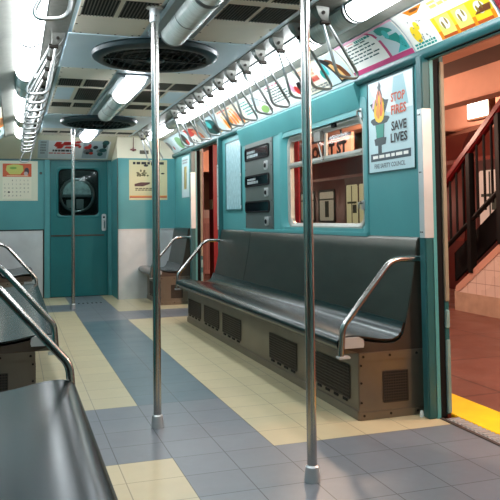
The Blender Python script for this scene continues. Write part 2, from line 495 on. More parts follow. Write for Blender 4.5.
# exterior roof so that no station light leaks in
bm = B(); add_prism(bm, [(-.42, 2.0), (-.42, 2.1), (0.1, 2.42), (1.7, 2.42), (2.22, 2.1), (2.22, 2.0), (2.19, 2.0), (2.17, 2.09), (1.68, 2.38), (.12, 2.38), (-.37, 2.09), (-.39, 2.0)], Y0 - .05, Y1 + .1)
struct('roof', bm, MAROON)
bm = B(); add_box(bm, -.42, -.36, Y0, Y1, -.06, 2.05); struct('exterior_wall_left', bm, MAROON)
bm = B(); add_box(bm, -.42, 2.205, Y0 - .06, Y0, -.06, 2.40); struct('wall_back', bm, TEAL)

# rail that carries the cards, moulding between the cards and the lights
for side, mir in (('right', False), ('left', True)):
    bm = B(); add_prism(bm, [(2.078, 1.936), (2.046, 1.930), (2.040, 1.912), (2.044, 1.892), (2.056, 1.880), (2.078, 1.880)], Y0, 9.4)
    struct('trim_advert_ledge_' + side, bm, TEALTRIM, mirror=mir)
    bm = B(); add_prism(bm, [(1.922, 2.122), (1.905, 2.112), (1.835, 2.137), (1.800, 2.143), (1.797, 2.158), (1.84, 2.158)], Y0, 9.4)
    struct('trim_light_moulding_' + side, bm, ALU, mirror=mir)
    bm = B(); add_prism(bm, [(1.50, CEIL + .019), (1.50, CEIL + .012), (1.615, CEIL + .008), (1.632, CEIL + .006), (1.632, CEIL + .04), (1.618, CEIL + .04)], Y0, 9.4)
    struct('trim_handle_rail_' + side, bm, BRACK, mirror=mir)

# header box over window and sign panel (sloping face)
bm = B(); add_prism(bm, [(2.079, 1.742), (2.076, 1.738), (2.030, 1.885), (2.040, 1.90), (2.079, 1.90)], 3.975, 6.43)
struct('trim_window_header', bm, TEAL)

# door posts with steel kick strips
for n_, (ya, yb) in enumerate(((3.20, 3.256), (7.086, 7.14), (8.29, 8.346), (1.974, 2.03))):
    bm = B(); add_box(bm, 2.034, 2.090, ya, yb, 0, 1.90, .006); po = struct('trim_door_post_%d' % (n_ + 1), bm, TEALTRIM)
    near = ya in (3.20, 8.29)
    e0, e1 = (ya - .002, yb - .01) if near else (ya + .01, yb + .002)
    bm = B()
    if True:
        add_box(bm, 2.0315, 2.0335, e0, e1, .935, 1.615, .0006)
        if ya in (3.20, 8.29): add_box(bm, 2.032, 2.086, ya - .0025, ya - .0005, .935, 1.615, .0006)
        else: add_box(bm, 2.032, 2.086, yb + .0005, yb + .0025, .935, 1.615, .0006)
    st = obj('edge_strip', bm, STEELWALL, po)
    bm = B()
    for z in (.965, 1.28, 1.585):
        for yy in (ya + .02, yb - .022): add_tube(bm, [(2.0316, yy, z), (2.0296, yy, z)], .004, 8)
    obj('screws', bm, SCREW, st)

# pocket rubber and sliding leaves, slid open into the wall
def leaf(name, y_edge, into, ):
    s = into
    a, b = sorted((y_edge, y_edge + s * .56))
    bm = B(); add_box(bm, 2.150, 2.180, a, b, .012, 1.95, .004); d = struct(name, bm, TEALTRIM)
    e0, e1 = sorted((y_edge - s * .010, y_edge + s * .012))
    bm = B(); add_box(bm, 2.152, 2.178, e0, e1, .60, 1.87, .004); obj('edge_seal', bm, mat('cream_seal', (140, 130, 108), .5, var=.1, scale=9), d)
    bm = B(); add_box(bm, 2.153, 2.177, e0, e1, .46, .555, .004); add_box(bm, 2.153, 2.177, e0, e1, .02, .40, .004); obj('lower_seal', bm, mat('grey_seal', (120, 150, 146), .5, var=.15, scale=9), d)
    bm = B(); add_box(bm, 2.092, 2.148, *sorted((y_edge - s * .004, y_edge + s * .20)), .0, 1.90, .002); struct('trim_' + name.replace('door', 'pocket_rubber'), bm, DARK)
leaf('door_2', 3.215, 1)
leaf('door_3', 8.31, 1)
leaf('door_6', 7.125, -1)
for k, (a, b) in enumerate(DOORS_R):
    bm = B(); add_box(bm, 2.06, 2.12, a + .001, b - .001, 1.880, 1.93, .003); add_box(bm, 2.12, 2.184, a + .001, b - .001, 1.935, 1.98, .003); struct('trim_door_header_%d' % (k + 1), bm, DARK)
    # ridged sill plate
    bm = B(); add_box(bm, 2.116, 2.204, a, b, -.05, -.004)
    y = a + .01
    while y < b - .02:
        add_box(bm, 2.135, 2.200, y, y + .018, -.004, .003, .001); y += .034
    struct('trim_sill_%d' % (k + 1), bm, SATIN)
    bm = B(); add_box(bm, 2.095, 2.118, a, b, -.03, .004, .002); struct('trim_sill_lip_%d' % (k + 1), bm, mat('sill_lip', (92, 82, 76), .5, .5))

# ------------------------------------------------------------------ end wall, end door, cab partition
bm = B()
add_box(bm, -.28, .466, 10.0, 10.04, 0, 1.885); add_box(bm, 1.25, 2.105, 10.0, 10.04, 0, 1.885); struct('wall_end', bm, TEAL)
bm = B(); add_prism(bm, thick([(9.36, CEIL), (9.42, CEIL - .004), (10.0, 1.885)], .02), -.28, 1.30, 'X'); struct('end_ceiling', bm, CREAM)
bm = B(); add_prism(bm, [(9.30, CEIL + .03), (9.30, 2.40), (10.06, 2.40), (10.06, 1.87), (10.041, 1.87), (10.02, 1.92)], -.30, 2.105, 'X'); struct('end_header_wall', bm, CREAM)
bm = B(); add_box(bm, -.279, .372, 9.988, 9.999, .0, .918, .002); struct('trim_end_steel', bm, STEELWALL)
bm = B(); add_box(bm, .372, .387, 9.984, 9.999, 0, .93, .002); add_box(bm, -.279, .387, 9.982, 9.999, .918, .934, .002); struct('trim_end_steel_edge', bm, SCREW)
bm = B(); add_box(bm, .392, .462, 9.975, 10.0, 0, 1.885, .004); struct('trim_end_door_jamb', bm, TEAL)
bm = B(); add_box(bm, .466, 1.25, 10.02, 10.035, 1.874, 1.90); add_box(bm, -.28, 1.30, 9.978, 9.99, 1.875, 1.890, .001); struct('trim_end_head', bm, TEALTRIM)
# door slab with rounded window
DXa, DXb, Wa, Wb, Za, Zb = .470, 1.246, .575, 1.125, 1.115, 1.765
def ring_door(y, r, pad): return [(x, y, z) for x, z in rrect(Wa - pad, Wb + pad, Za - pad, Zb + pad, r)]
bm = B()
add_box(bm, DXa, DXb, 10.012, 10.05, .006, Za); add_box(bm, DXa, DXb, 10.012, 10.05, Zb, 1.872); add_box(bm, DXa, Wa, 10.012, 10.05, Za, Zb); add_box(bm, Wb, DXb, 10.012, 10.05, Za, Zb)
door1 = struct('door_1', bm, TEALDK)
bm = B(); loft(bm, [ring_door(10.012, .06, .030), ring_door(10.006, .06, .026), ring_door(10.004, .065, .012), ring_door(10.014, .066, -.004), ring_door(10.045, .066, -.006)]); obj('window_rim', bm, TEALDK, door1)
bm = B(); loft(bm, [ring_door(10.0135, .066, -.002), ring_door(10.008, .066, -.006), ring_door(10.010, .062, -.020), ring_door(10.03, .062, -.022)]); obj('window_gasket', bm, DARK, door1)
bm = B(); add_prism(bm, rrect(Wa, Wb, Za, Zb, .07), 10.030, 10.036, 'Y'); obj('window_pane', bm, glass('door_glass_dark', (200, 212, 212), gloss=0.5), door1)
bm = B(); add_box(bm, .478, 1.20, 10.004, 10.012, .832, .850, .002); obj('kick_strip', bm, STEELBR, door1)
bm = B(); add_prism(bm, rrect(1.165, 1.225, .90, 1.135, .02), 10.004, 10.012, 'Y'); lk = obj('lock_plate', bm, SATIN, door1)
bm = B(); add_tube(bm, fillet([(1.195, 10.006, .94), (1.195, 9.96, .94), (1.195, 9.96, 1.04), (1.195, 10.006, 1.04)], .015), .008, 8); obj('pull_handle', bm, CHROME, lk)
bm = B(); add_tube(bm, [(1.195, 10.004, 1.09), (1.195, 9.998, 1.09)], .014, 14); obj('keyhole', bm, DARK, lk)
# what shows behind the end door: gangway box and a ring on the next car's dark end
bm = B(); add_box(bm, -.3, 2.1, 10.62, 10.7, -.05, 2.4); struct('next_car_wall', bm, mat('next_car_end', (26, 34, 34), .4))
t = thing('hand_brake_wheel', 'round ring with cross bar and pale upper half, dim behind the end door window', 'wheel', (.868, 10.5, 1.40))
bm = B(); add_tube(bm, [(.868 + .235 * math.cos(k * PI / 16), 10.50, 1.41 + .235 * math.sin(k * PI / 16)) for k in range(32)], .020, 10, closed=True); obj('rim', bm, mat('ring_grey', (120, 130, 130), .35, .6), t)
bm = B(); add_box(bm, .64, 1.10, 10.485, 10.515, 1.385, 1.42, .004); obj('cross_bar', bm, mat('ring_grey', (0, 0, 0)), t)
bm = B(); pts = [(.868 + .205 * math.cos(k * PI / 14), 1.425 + .205 * math.sin(k * PI / 14)) for k in range(15)]; add_prism(bm, pts, 10.49, 10.51, 'Y'); obj('pale_half', bm, mat('pale_half', (196, 214, 214), .25, .3, var=.3, scale=16), t)  # upper half disc in a paler tone than the ring
bm = B(); add_box(bm, .72, .80, 10.49, 10.51, 1.23, 1.35, .004); add_box(bm, .86, .96, 10.49, 10.51, 1.21, 1.36, .004); obj('label_plate', bm, mat('plate_grey', (150, 160, 158), .4), t)
bm = B(); add_tube(bm, [(.868, 10.51, 1.41), (.868, 10.62, 1.41)], .03, 12); obj('wall_mount', bm, FANBAR, t)

# cab partition on the right
bm = B(); add_box(bm, 1.302, 2.079, 9.40, 9.44, .92, 1.872); add_box(bm, 1.302, 1.335, 9.44, 10.0, 0, 1.872); struct('cab_wall', bm, TEAL)
bm = B(); add_box(bm, 1.302, 2.079, 9.401, 9.441, 1.872, CEIL + .03); add_box(bm, 1.302, 1.335, 9.44, 10.0, 1.872, CEIL + .03); struct('cab_upper_wall', bm, CREAM)
bm = B(); add_box(bm, 1.306, 2.079, 9.392, 9.44, .0, .912, .003); struct('trim_cab_steel', bm, STEELWALL)
bm = B(); add_box(bm, 1.304, 2.079, 9.386, 9.40, .908, .926, .002); struct('trim_cab_steel_cap', bm, SATIN)
bm = B(); add_box(bm, 1.299, 1.306, 9.386, 9.399, 0, 1.872, .002); struct('trim_cab_corner', bm, STEELBR)

# ------------------------------------------------------------------ side window
y0, y1, z0, z1 = WIN
def wl(x, pad, r): return [(x, y, z) for y, z in rrect(y0 - pad, y1 + pad, z0 - pad, z1 + pad, r, 8)]
bm = B(); loft(bm, [wl(2.090, .135, .05), wl(2.074, .130, .05), wl(2.072, .095, .10), wl(2.082, .075, .12), wl(2.118, .022, .09), wl(2.15, .022, .09)])
win = struct('window_1', bm, TEAL)
bm = B(); loft(bm, [wl(2.150, .025, .085), wl(2.108, .025, .085), wl(2.106, .010, .075), wl(2.118, -.012, .06), wl(2.150, -.012, .06)]); obj('window_frame', bm, ALU, win)
bm = B(); add_box(bm, 2.112, 2.146, y0, y1, 1.448, 1.488, .004); add_box(bm, 2.104, 2.112, y0 + .01, y1 - .01, 1.462, 1.474, .002); obj('meeting_rail', bm, ALU, win)
bm = B(); add_box(bm, 2.122, 2.142, 4.60, 4.632, 1.488, z1, .003); add_box(bm, 2.122, 2.142, y0 + .01, y1 - .01, 1.655, 1.668, .002); obj('upper_sash_bar', bm, ALU, win)
bm = B(); add_box(bm, 2.130, 2.134, y0 - .01, y1 + .01, z0 - .01, 1.455); obj('lower_pane', bm, GLASSW, win)
bm = B(); add_box(bm, 2.130, 2.134, y0 - .01, y1 + .01, 1.48, z1 + .01); obj('upper_pane', bm, GLASSW, win)
for yy in (4.42, 4.95):
    bm = B(); add_prism(bm, rrect(yy - .035, yy + .035, 1.672, 1.70, .008), 2.098, 2.118, 'X'); l_ = obj('sash_latch', bm, DARK, win)
# stay of the tilted upper sash
bm = B(); add_tube(bm, [(2.112, 4.72, 1.62), (2.096, 4.60, 1.46)], .007, 8); add_box(bm, 2.094, 2.122, 4.63, 4.75, 1.60, 1.675, .004); obj('sash_stay', bm, BRACK, win)
bm = B(); add_box(bm, 2.056, 2.084, y0 - .14, 6.33, .925, .953, .004); struct('trim_window_ledge', bm, TEAL)
bm = B(); add_box(bm, 2.077, 2.082, 3.928, 3.933, .95, 1.74); struct('trim_wall_seam', bm, TEALTRIM)

def knob(z, label, name):
    t = thing(name, label, 'latch', (2.08, 3.957, z))
    bm = B(); add_prism(bm, rrect(3.942, 3.972, z - .03, z + .03, .008), 2.069, 2.080, 'X'); obj('plate', bm, SATIN, t)
    bm = B(); add_tube(bm, fillet([(2.070, 3.957, z + .012), (2.045, 3.957, z + .012), (2.045, 3.957, z - .022)], .01), .007, 8); obj('catch', bm, BRACK, t)
knob(1.703, 'small metal catch on the teal wall at the window corner beside the torch poster', 'wall_catch')
knob(1.123, 'small metal catch low on the teal wall seam below the torch poster', 'wall_catch')

# ------------------------------------------------------------------ long benches
def bench(name, label, ya, yb, joints, grilles, mir=False, rails=(True, True), caps=(True, True), seat_mat=None):
    xb = 2 * CX - 1.69 if mir else 1.69
    t = thing(name, label, 'bench', (2 * CX - 1.85 if mir else 1.85, (ya + yb) / 2, 0), 'steel benches along the car sides')
    m = mir
    bm = B(); add_box(bm, 1.69, 2.078, ya, yb, .03, .345, .004); base = obj('base', bm, STEELBASE, t, mirror=m)
    bm = B(); add_box(bm, 1.682, 1.70, ya - .004, yb + .004, .0, .050, .003)
    add_box(bm, 1.69, 2.078, ya - .007, ya + .01, 0, .042, .003); add_box(bm, 1.69, 2.078, yb - .01, yb + .007, 0, .042, .003); obj('kick_rail', bm, STEELBASE, base, mirror=m)
    bm = B(); add_box(bm, 1.600, 1.70, ya + .004, yb - .004, .345, .376, .004); add_box(bm, 1.69, 2.078, ya - .006, ya + .01, .300, .346, .003); add_box(bm, 1.69, 2.078, yb - .01, yb + .006, .300, .346, .003); obj('seat_rail', bm, STEELBASE, t, mirror=m)
    bm = B()
    for yy, s in ((ya - .006, -1), (yb + .006, 1)):
        for x in (1.715, 1.87, 2.03):
            for z in (.325, .024): add_tube(bm, [(x, yy, z), (x, yy + s * .003, z)], .007, 8)
        for z in (.09, .19, .28): add_tube(bm, [(1.703, yy - s * .005, z), (1.703, yy - s * .002 + s * .002, z)], .006, 8)
    obj('screws', bm, SCREW, base, mirror=m)
    seat = [(1.600, .372), (1.586, .376), (1.580, .390), (1.583, .408), (1.595, .420), (1.625, .427), (1.665, .427), (1.72, .420), (1.79, .406), (1.85, .398), (1.895, .398), (1.925, .408), (1.948, .430), (1.962, .458), (1.970, .486)]
    back = [(1.974, .486), (1.984, .53), (2.004, .62), (2.026, .74), (2.044, .86), (2.053, .915), (2.062, .932), (2.077, .936)]
    js = [ya + .002] + joints + [yb - .002]
    for p, q in zip(js, js[1:]):
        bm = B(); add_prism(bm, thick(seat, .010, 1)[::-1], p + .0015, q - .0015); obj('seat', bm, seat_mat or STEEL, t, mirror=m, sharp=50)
        bm = B(); add_prism(bm, thick(back, .010, -1), p + .0045, q - .0045); obj('backrest', bm, STEELDK, t, mirror=m, sharp=50)
    bm = B()
    for on, yy in zip(caps, (ya, yb - .006)):
        if on: add_prism(bm, [(1.602, .374), (1.612, .400), (1.70, .410), (1.78, .395), (1.85, .386), (1.90, .386), (1.935, .400), (1.958, .430), (1.975, .486), (2.004, .60), (2.046, .86), (2.058, .925), (2.078, .925), (2.078, .345), (1.70, .345)], yy, yy + .006)
    if any(caps): obj('end_plate', bm, STEELBR, t, mirror=m)
    for (a, b, za, zb) in grilles:
        bm = B(); add_box(bm, 1.6875, 1.691, a, b, za, zb, .001)
        f = obj('vent_grille', bm, VENTBK, base, mirror=m)
        bm = B(); n = int((b - a) / .016); k = int((zb - za) / .016)
        for i in range(n + 1): add_box(bm, 1.6845, 1.6885, a + (b - a) * i / n - .0028, a + (b - a) * i / n + .0028, za, zb)
        for i in range(k + 1): add_box(bm, 1.6835, 1.6878, a, b, za + (zb - za) * i / k - .0028, za + (zb - za) * i / k + .0028)
        obj('perforated_sheet', bm, PERF, f, mirror=m)
        bm = B()
        w = (b - a) / 4
        for i in range(4): add_box(bm, 1.683, 1.689, a + i * w + .03, a + (i + 1) * w - .03, za - .022, za - .008, .001)
        obj('slots', bm, VENTBK, f, mirror=m)
    for on, yy, s in ((caps[0], ya, -1), (caps[1], yb, 1)):
        if not on: continue
        e = yy + s * .0008
        bm = B(); add_box(bm, 1.832, 1.976, *sorted((e, e + s * .002)), .082, .240)
        f = obj('end_grille', bm, VENTBK, base, mirror=m)
        bm = B()
        for i in range(11): add_box(bm, 1.832 + i * .0144 - .003, 1.832 + i * .0144 + .003, *sorted((e + s * .002, e + s * .004)), .082, .240)
        for i in range(12): add_box(bm, 1.832, 1.976, *sorted((e + s * .0035, e + s * .0055)), .082 + i * .01436 - .003, .082 + i * .01436 + .003)
        obj('perforated_sheet', bm, PERF, f, mirror=m)
    for on, yy, s in ((rails[0], ya, -1), (rails[1], yb, 1)):
        if not on: continue
        e = yy + s * .022
        path = fillet([(2.077, e, .824), (1.885, e, .824), (1.594, e, .487), (1.582, e, .338)], [.13, .10], 10)
        bm = B(); add_tube(bm, path, .0165, 14); ar = obj('arm_rail', bm, CHROME, t, mirror=m)
        bm = B(); add_tube(bm, [(2.079, e, .824), (2.070, e, .824)], .026, 16); add_box(bm, 1.562, 1.625, e - .024, e + .024, .328, .341, .003); obj('rail_flange', bm, SATIN, ar, mirror=m)
        bm = B(); add_prism(bm, [(1.600, .376), (1.598, .430), (1.690, .430), (1.712, .418), (1.716, .392), (1.712, .376)], yy + s * .004, yy + s * .020); obj('rail_bracket', bm, SATIN, t, mirror=m)
    return t

G1 = [(3.41, 3.855, .092, .262), (4.147, 4.64, .088, .254), (5.30, 5.80, .092, .250), (5.922, 6.415, .095, .247), (6.545, 7.03, .095, .242)]
bench('long_bench', 'long dark steel bench under the window sign panel, between the two open doors', 3.31, 7.08, [4.70, 6.11], G1)
bench('corner_bench', 'short steel bench against the cab partition, past the second open door', 8.55, 9.385, [], [(8.7, 9.2, .09, .25)], rails=(True, False), caps=(True, False))
bench('near_bench', 'steel bench in the lower corner whose empty seat fills the front of the view', -1.6, 2.84, [-.2, 1.3], [], mir=True, rails=(False, True), caps=(False, True), seat_mat=STEELDIM)
bench('opposite_bench', 'steel bench across the aisle from the window, between two arm rails', 4.0, 7.25, [5.1, 6.2], [(4.15, 4.65, .09, .25), (5.3, 5.8, .09, .25), (6.3, 6.8, .09, .25)], mir=True)
bench('calendar_bench', 'short steel bench in the end corner below the calendar card', 8.60, 9.98, [], [(8.8, 9.3, .09, .25)], mir=True, rails=(False, False), caps=(True, False))

# ------------------------------------------------------------------ poles
def pole(x, y, label, top=CEIL - .004):
    t = thing('grab_pole', label, 'pole', (x, y, 0), 'floor to ceiling grab poles')
    bm = B(); add_tube(bm, [(x, y, .02), (x, y, 2.09)], .0200, 20); obj('tube', bm, CHROME, t)
    bm = B(); add_lathe(bm, [(0, .0), (.031, .0), (.032, .012), (.027, .058), (.021, .064), (0, .064)], x, y, 24); obj('floor_cup', bm, SATIN, t)
    bm = B(); add_lathe(bm, [(0, 2.07), (.0245, 2.07), (.0265, 2.075), (.0265, top - .012), (.045, top - .006), (.045, top), (0, top)], x, y, 24); c = obj('ceiling_collar', bm, SATIN, t)
    bm = B(); add_tube(bm, [(x, y - .0232, 2.10), (x, y - .0262, 2.10)], .006, 10); obj('set_screw', bm, SCREW, c)
pole(1.131, 2.633, 'steel grab pole crossing the view of the window and the long bench')
pole(.691, 3.576, 'steel grab pole in mid aisle, standing on slate floor tiles near the peach tiles')
pole(.667, 8.62, 'thin looking far steel grab pole in front of the end door')

# ------------------------------------------------------------------ strap handles
def make_handle(name, label, loc_y, mir):
    t = thing(name, label, 'strap handle', (2 * CX - 1.555 if mir else 1.555, loc_y, CEIL), 'steel strap handles')
    y = loc_y; d = -.012 if mir else 0
    bm = B()
    loft(bm, [[(1.512, y - .036, CEIL + .017), (1.588, y - .036, CEIL + .017), (1.588, y + .036, CEIL + .017), (1.512, y + .036, CEIL + .017)],
              [(1.514, y - .035, CEIL - .002), (1.588, y - .035, CEIL - .002), (1.588, y + .035, CEIL - .002), (1.514, y + .035, CEIL - .002)],
              [(1.530, y - .026, 2.124), (1.588, y - .026, 2.118), (1.588, y + .026, 2.118), (1.530, y + .026, 2.124)],
              [(1.550, y - .017, 2.100), (1.590, y - .017, 2.096), (1.590, y + .017, 2.096), (1.550, y + .017, 2.100)]], True, True)
    br = obj('ceiling_bracket', bm, BRACK, t, mirror=mir)
    bm = B(); add_tube(bm, [(1.555, y - .022, 2.134), (1.555, y - .036, 2.134)], .010, 10); add_tube(bm, [(1.552, y, 2.090), (1.606, y, 2.090)], .015, 10); obj('pivot', bm, SCREW, br, mirror=mir)
    bm = B()
    pa = fillet([(1.564, y, 2.092), (1.646 + d * 3, y, 1.806), (1.788 + d * 3, y, 1.790), (1.592, y, 2.094)], [.056, .056], 8)
    add_tube(bm, pa, .0085, 10); obj('loop', bm, HANDLE, t, mirror=mir)
    return t
names = ['first', 'second', 'third', 'fourth', 'fifth', 'sixth', 'seventh', 'eighth', 'ninth', 'tenth', 'eleventh', 'twelfth']
hr = None
for k in range(12):
    lab = 'steel strap handle over the window bench, %s counted from the near open door' % names[k]
    y = 3.40 + .332 * k
    if hr is None: hr = make_handle('strap_handle', lab, y, False)
    else: dup(hr, (1.555, y, CEIL), lab)
dup(hr, (1.555, 8.68, CEIL), 'steel strap handle over the cab corner bench, the one nearer the door')
dup(hr, (1.555, 9.03, CEIL), 'steel strap handle over the cab corner bench, the one nearer the cab poster')
hl = make_handle('strap_handle', 'steel strap handle at the top edge, hanging alone over the near bench', 2.68, True)
for k in range(12):
    dup(hl, (2 * CX - 1.555, 4.31 + .334 * k, CEIL), 'steel strap handle in the overlapping row opposite the window, %s from the camera' % names[k])
dup(hl, (2 * CX - 1.555, 9.33, CEIL), 'last steel strap handle, hanging by itself over the calendar card')

# ------------------------------------------------------------------ ceiling panels with vents
def add_vent(bmS, bmB, xa, xb, ya, yb):
    z = CEIL - .0065
    add_box(bmB, xa, xb, ya, yb, z - .001, z)
    n = max(4, int((xb - xa) / .0165))
    for i in range(n + 1):
        x = xa + (xb - xa) * i / n
        add_box(bmS, x - .0024, x + .0024, ya, yb, z - .005, z - .001)
def panel(label, ya, yb, xa, xb, vents, plates=()):
    t = thing('ceiling_panel', label, 'ceiling panel', ((xa + xb) / 2, (ya + yb) / 2, CEIL), 'beige vented ceiling panels')
    bm = B(); add_box(bm, xa, xb, ya, yb, CEIL - .006, CEIL - .0005, .002); obj('sheet', bm, BEIGE, t)
    bm = B()
    n = int((yb - ya) / .16)
    for i in range(n + 1):
        for x in (xa + .012, xb - .012): add_lathe(bm, [(0, -.0022), (.006, -.0012), (.007, 0), (0, 0)], x, ya + .03 + (yb - ya - .06) * i / n, 8, CEIL - .006)
    for i in range(4):
        for y in (ya + .014, yb - .014): add_lathe(bm, [(0, -.0022), (.006, -.0012), (.007, 0), (0, 0)], xa + .05 + (xb - xa - .1) * i / 3, y, 8, CEIL - .006)
    obj('rivets', bm, SCREW, t)
    for v in vents:
        s, b = B(), B(); add_vent(s, b, *v)
        o = obj('vent_recess', b, VENTBK, t); obj('vent_grille', s, VENTDK, o)
    for v in plates:
        bm = B(); add_box(bm, v[0], v[1], v[2], v[3], CEIL - .009, CEIL - .0062, .002); obj('blue_plate', bm, BLUEGREY, t)
def side_set(r, off):
    a = (1.045, 1.215, 1.245, 1.425) if r else (.335, .505, .535, .70)
    return a
for (tag_, ya, yb, rows) in (('before the first fan', 2.15, 4.185, 'A'), ('between the two fans', 5.15, 7.45, 'B'), ('at the end past the second fan', 8.60, 9.34, 'C')):
    for r in (True, False):
        a = side_set(r, 0); xa, xb = (1.03, 1.435) if r else (.318, .72)
        V = []; P = []
        if rows == 'A':
            V = [(a[0], a[1], 3.41, 3.685), (a[2], a[3], 3.41, 3.685), (a[0], a[1], 2.80, 3.32), (a[2], a[3], 2.80, 3.32)]
            if not r: V = [(a[0], a[1], 3.50, 3.80), (a[2], a[3], 3.50, 3.80), (a[0], a[1], 2.85, 3.40), (a[2], a[3], 2.85, 3.40)]
        elif rows == 'B':
            V = [(a[0], a[1], 5.57, 5.86), (a[2], a[3], 5.57, 5.86), (a[0], a[1], 6.71, 6.955), (a[2], a[3], 6.71, 6.955)]
            if r: V.append((a[0], a[2] - .01, 5.95, 6.53)); P = [(a[2] + .02, a[3], 5.95, 6.53)]
            else: V.append((a[1] + .005, a[3], 5.95, 6.53)); P = [(a[0], a[1] - .03, 5.95, 6.53)]
        else: V = [(a[0], a[1], 8.88, 9.05), (a[2], a[3], 8.88, 9.05)]
        panel('beige vented ceiling panel %s, on the %s side' % (tag_, 'window' if r else 'calendar'), ya, yb, xa, xb, V, P)
# raised blue-grey cross strips that carry the fans
for k, (ya, yb) in enumerate(((4.195, 5.14), (7.46, 8.59))):
    bm = B(); add_box(bm, .30, 1.44, ya, yb, CEIL - .010, CEIL - .0005, .003); struct('trim_fan_strip', bm, BLUEGREY)

# ------------------------------------------------------------------ fans
def make_fan(label, cy):
    cx = .885; z = CEIL - .010
    t = thing('ceiling_fan', label, 'fan', (cx, cy, z), 'round ceiling fans')
    R = .405
    bm = B(); add_lathe(bm, [(R - .05, 0), (R + .005, 0), (R + .012, -.012), (R + .004, -.034), (R - .02, -.050), (R - .05, -.054), (R - .068, -.046), (R - .072, -.010), (R - .05, 0)], cx, cy, 64, z); obj('rim', bm, FANM, t)
    bm = B(); add_lathe(bm, [(0, -.001), (R - .07, -.001), (R - .07, -.004), (0, -.004)], cx, cy, 48, z); obj('back_dish', bm, DARKVOID, t)
    bm = B()
    for k in range(-7, 8):
        h = math.sqrt((R - .068) ** 2 - (k * .045) ** 2)
        add_box(bm, cx + k * .045 - .003, cx + k * .045 + .003, cy - h, cy + h, z - .048, z - .036)
    for rr in (.12, .22, .30): add_tube(bm, [(cx + rr * math.cos(q * PI / 20), cy + rr * math.sin(q * PI / 20), z - .047) for q in range(40)], .004, 6, closed=True)
    add_box(bm, cx - R + .06, cx + R - .06, cy - .012, cy + .012, z - .052, z - .044)
    obj('guard', bm, FANBAR, t)
    for k in range(4):
        a = k * PI / 2 + .5; bm = B()
        u = Vector((math.cos(a), math.sin(a), 0)); w = Vector((-math.sin(a), math.cos(a), 0)); c = Vector((cx, cy, z - .020))
        loft(bm, [[c + u * .05 + w * s * .03 + Vector((0, 0, s * .006 + q)) for s, q in ((-1, 0), (1, 0), (1, .002), (-1, .002))],
                  [c + u * .17 + w * s * .075 + Vector((0, 0, s * .012 + q)) for s, q in ((-1, 0), (1, 0), (1, .002), (-1, .002))],
                  [c + u * .30 + w * s * .065 + Vector((0, 0, s * .010 + q)) for s, q in ((-1, 0), (1, 0), (1, .002), (-1, .002))]], True, True)
        obj('blade', bm, mat('fan_blade', (34, 40, 40), .4, .3), t)
    bm = B(); add_lathe(bm, [(0, -.064), (.05, -.060), (.062, -.048), (.062, -.006), (0, -.006)], cx, cy, 24, z); obj('hub', bm, FANM, t)
    return t
f1 = make_fan('large round dark ceiling fan nearer the camera, behind the mid aisle pole', 4.56)
dup(f1, (.885, 7.82, CEIL - .010), 'round dark ceiling fan farther down the car, in front of the end door')

# ------------------------------------------------------------------ lights
def half_tube(bm, x, zc, r, ya, yb, n=12):
    prof = [(x + r * math.cos(PI + PI * k / n), zc + r * math.sin(PI + PI * k / n)) for k in range(n + 1)]
    add_prism(bm, prof, ya, yb)
def light(label, name, x, zc, r, segs, mir=False, housing=None, group=None, rings=True):
    ya, yb = segs[0][0], segs[-1][1]
    xr = 2 * CX - x if mir else x
    t = thing(name, label, 'light', (xr, (ya + yb) / 2, zc), group)
    h = B(); 
    if housing == 'tray':
        add_prism(h, [(x - .145, CEIL - .0125), (x - .130, CEIL - .026), (x - .085, CEIL - .028), (x - .085, CEIL - .0115), (x + .085, CEIL - .0115), (x + .085, CEIL - .028), (x + .130, CEIL - .026), (x + .145, CEIL - .0125), (x + .145, CEIL - .007), (x - .145, CEIL - .007)], ya - .06, yb + .06)
    else: add_box(h, x - r - .004, x + r + .004, ya + .002, yb - .002, zc + .001, zc + .02, .002)
    obj('housing', h, HOUSING, t, mirror=mir)
    for (a, b, on) in segs:
        bm = B(); half_tube(bm, x, zc, r, a + .012, b - .012); d = obj('diffuser', bm, LIT if on else UNLIT, t, mirror=mir, sharp=40)
        bm = B()
        n = max(1, int(round((b - a) / .36)))
        for k in range(n + 1):
            yy = min(max(a + (b - a) * k / n, a + .013), b - .013)
            w = .010 if k in (0, n) else .004
            pts = [(x + (r + .0015) * math.cos(PI + PI * q / 12), zc + (r + .0015) * math.sin(PI + PI * q / 12)) for q in range(13)]
            add_prism(bm, thick(pts, .004, 1), yy - w, yy + w)
        obj('rib_bands', bm, BAND, d, mirror=mir)
    return t
GL = 'side light covers'
SX, SZ, SR = 1.716, 2.150, .076
light('bright tube light above the window side adverts, at the near open door', 'tube_light', SX, SZ, SR, [(.9, 2.1, True), (2.1, 3.30, True)], group=GL)
light('short unlit ribbed light cover above the pink bordered advert', 'tube_light', SX, SZ, SR, [(3.31, 3.78, False)], group=GL)
light('long row of lit covers above the window side adverts, behind the strap handles', 'tube_light', SX, SZ, SR, [(3.79, 5.0, True), (5.0, 6.2, True), (6.2, 7.4, True)], group=GL)
light('unlit light cover above the adverts over the second open door', 'tube_light', SX, SZ, SR, [(7.41, 7.9, False)], group=GL)
light('lit light cover at the cab end above the window side adverts', 'tube_light', SX, SZ, SR, [(7.91, 9.1, True)], group=GL)
light('bright tube light in the top corner above the near bench, beside the lone strap handle', 'tube_light', SX, SZ, SR, [(.6, 1.9, True), (1.9, 3.1, True), (3.1, 4.3, True), (4.3, 5.38, True)], mir=True, group=GL)
light('short unlit light cover behind the overlapping row of strap handles', 'tube_light', SX, SZ, SR, [(5.39, 6.10, False)], mir=True, group=GL)
light('lit light cover behind the overlapping row of strap handles', 'tube_light', SX, SZ, SR, [(6.11, 7.65, True)], mir=True, group=GL)
light('narrow unlit light cover just before the calendar end', 'tube_light', SX, SZ, SR, [(7.66, 8.08, False)], mir=True, group=GL)
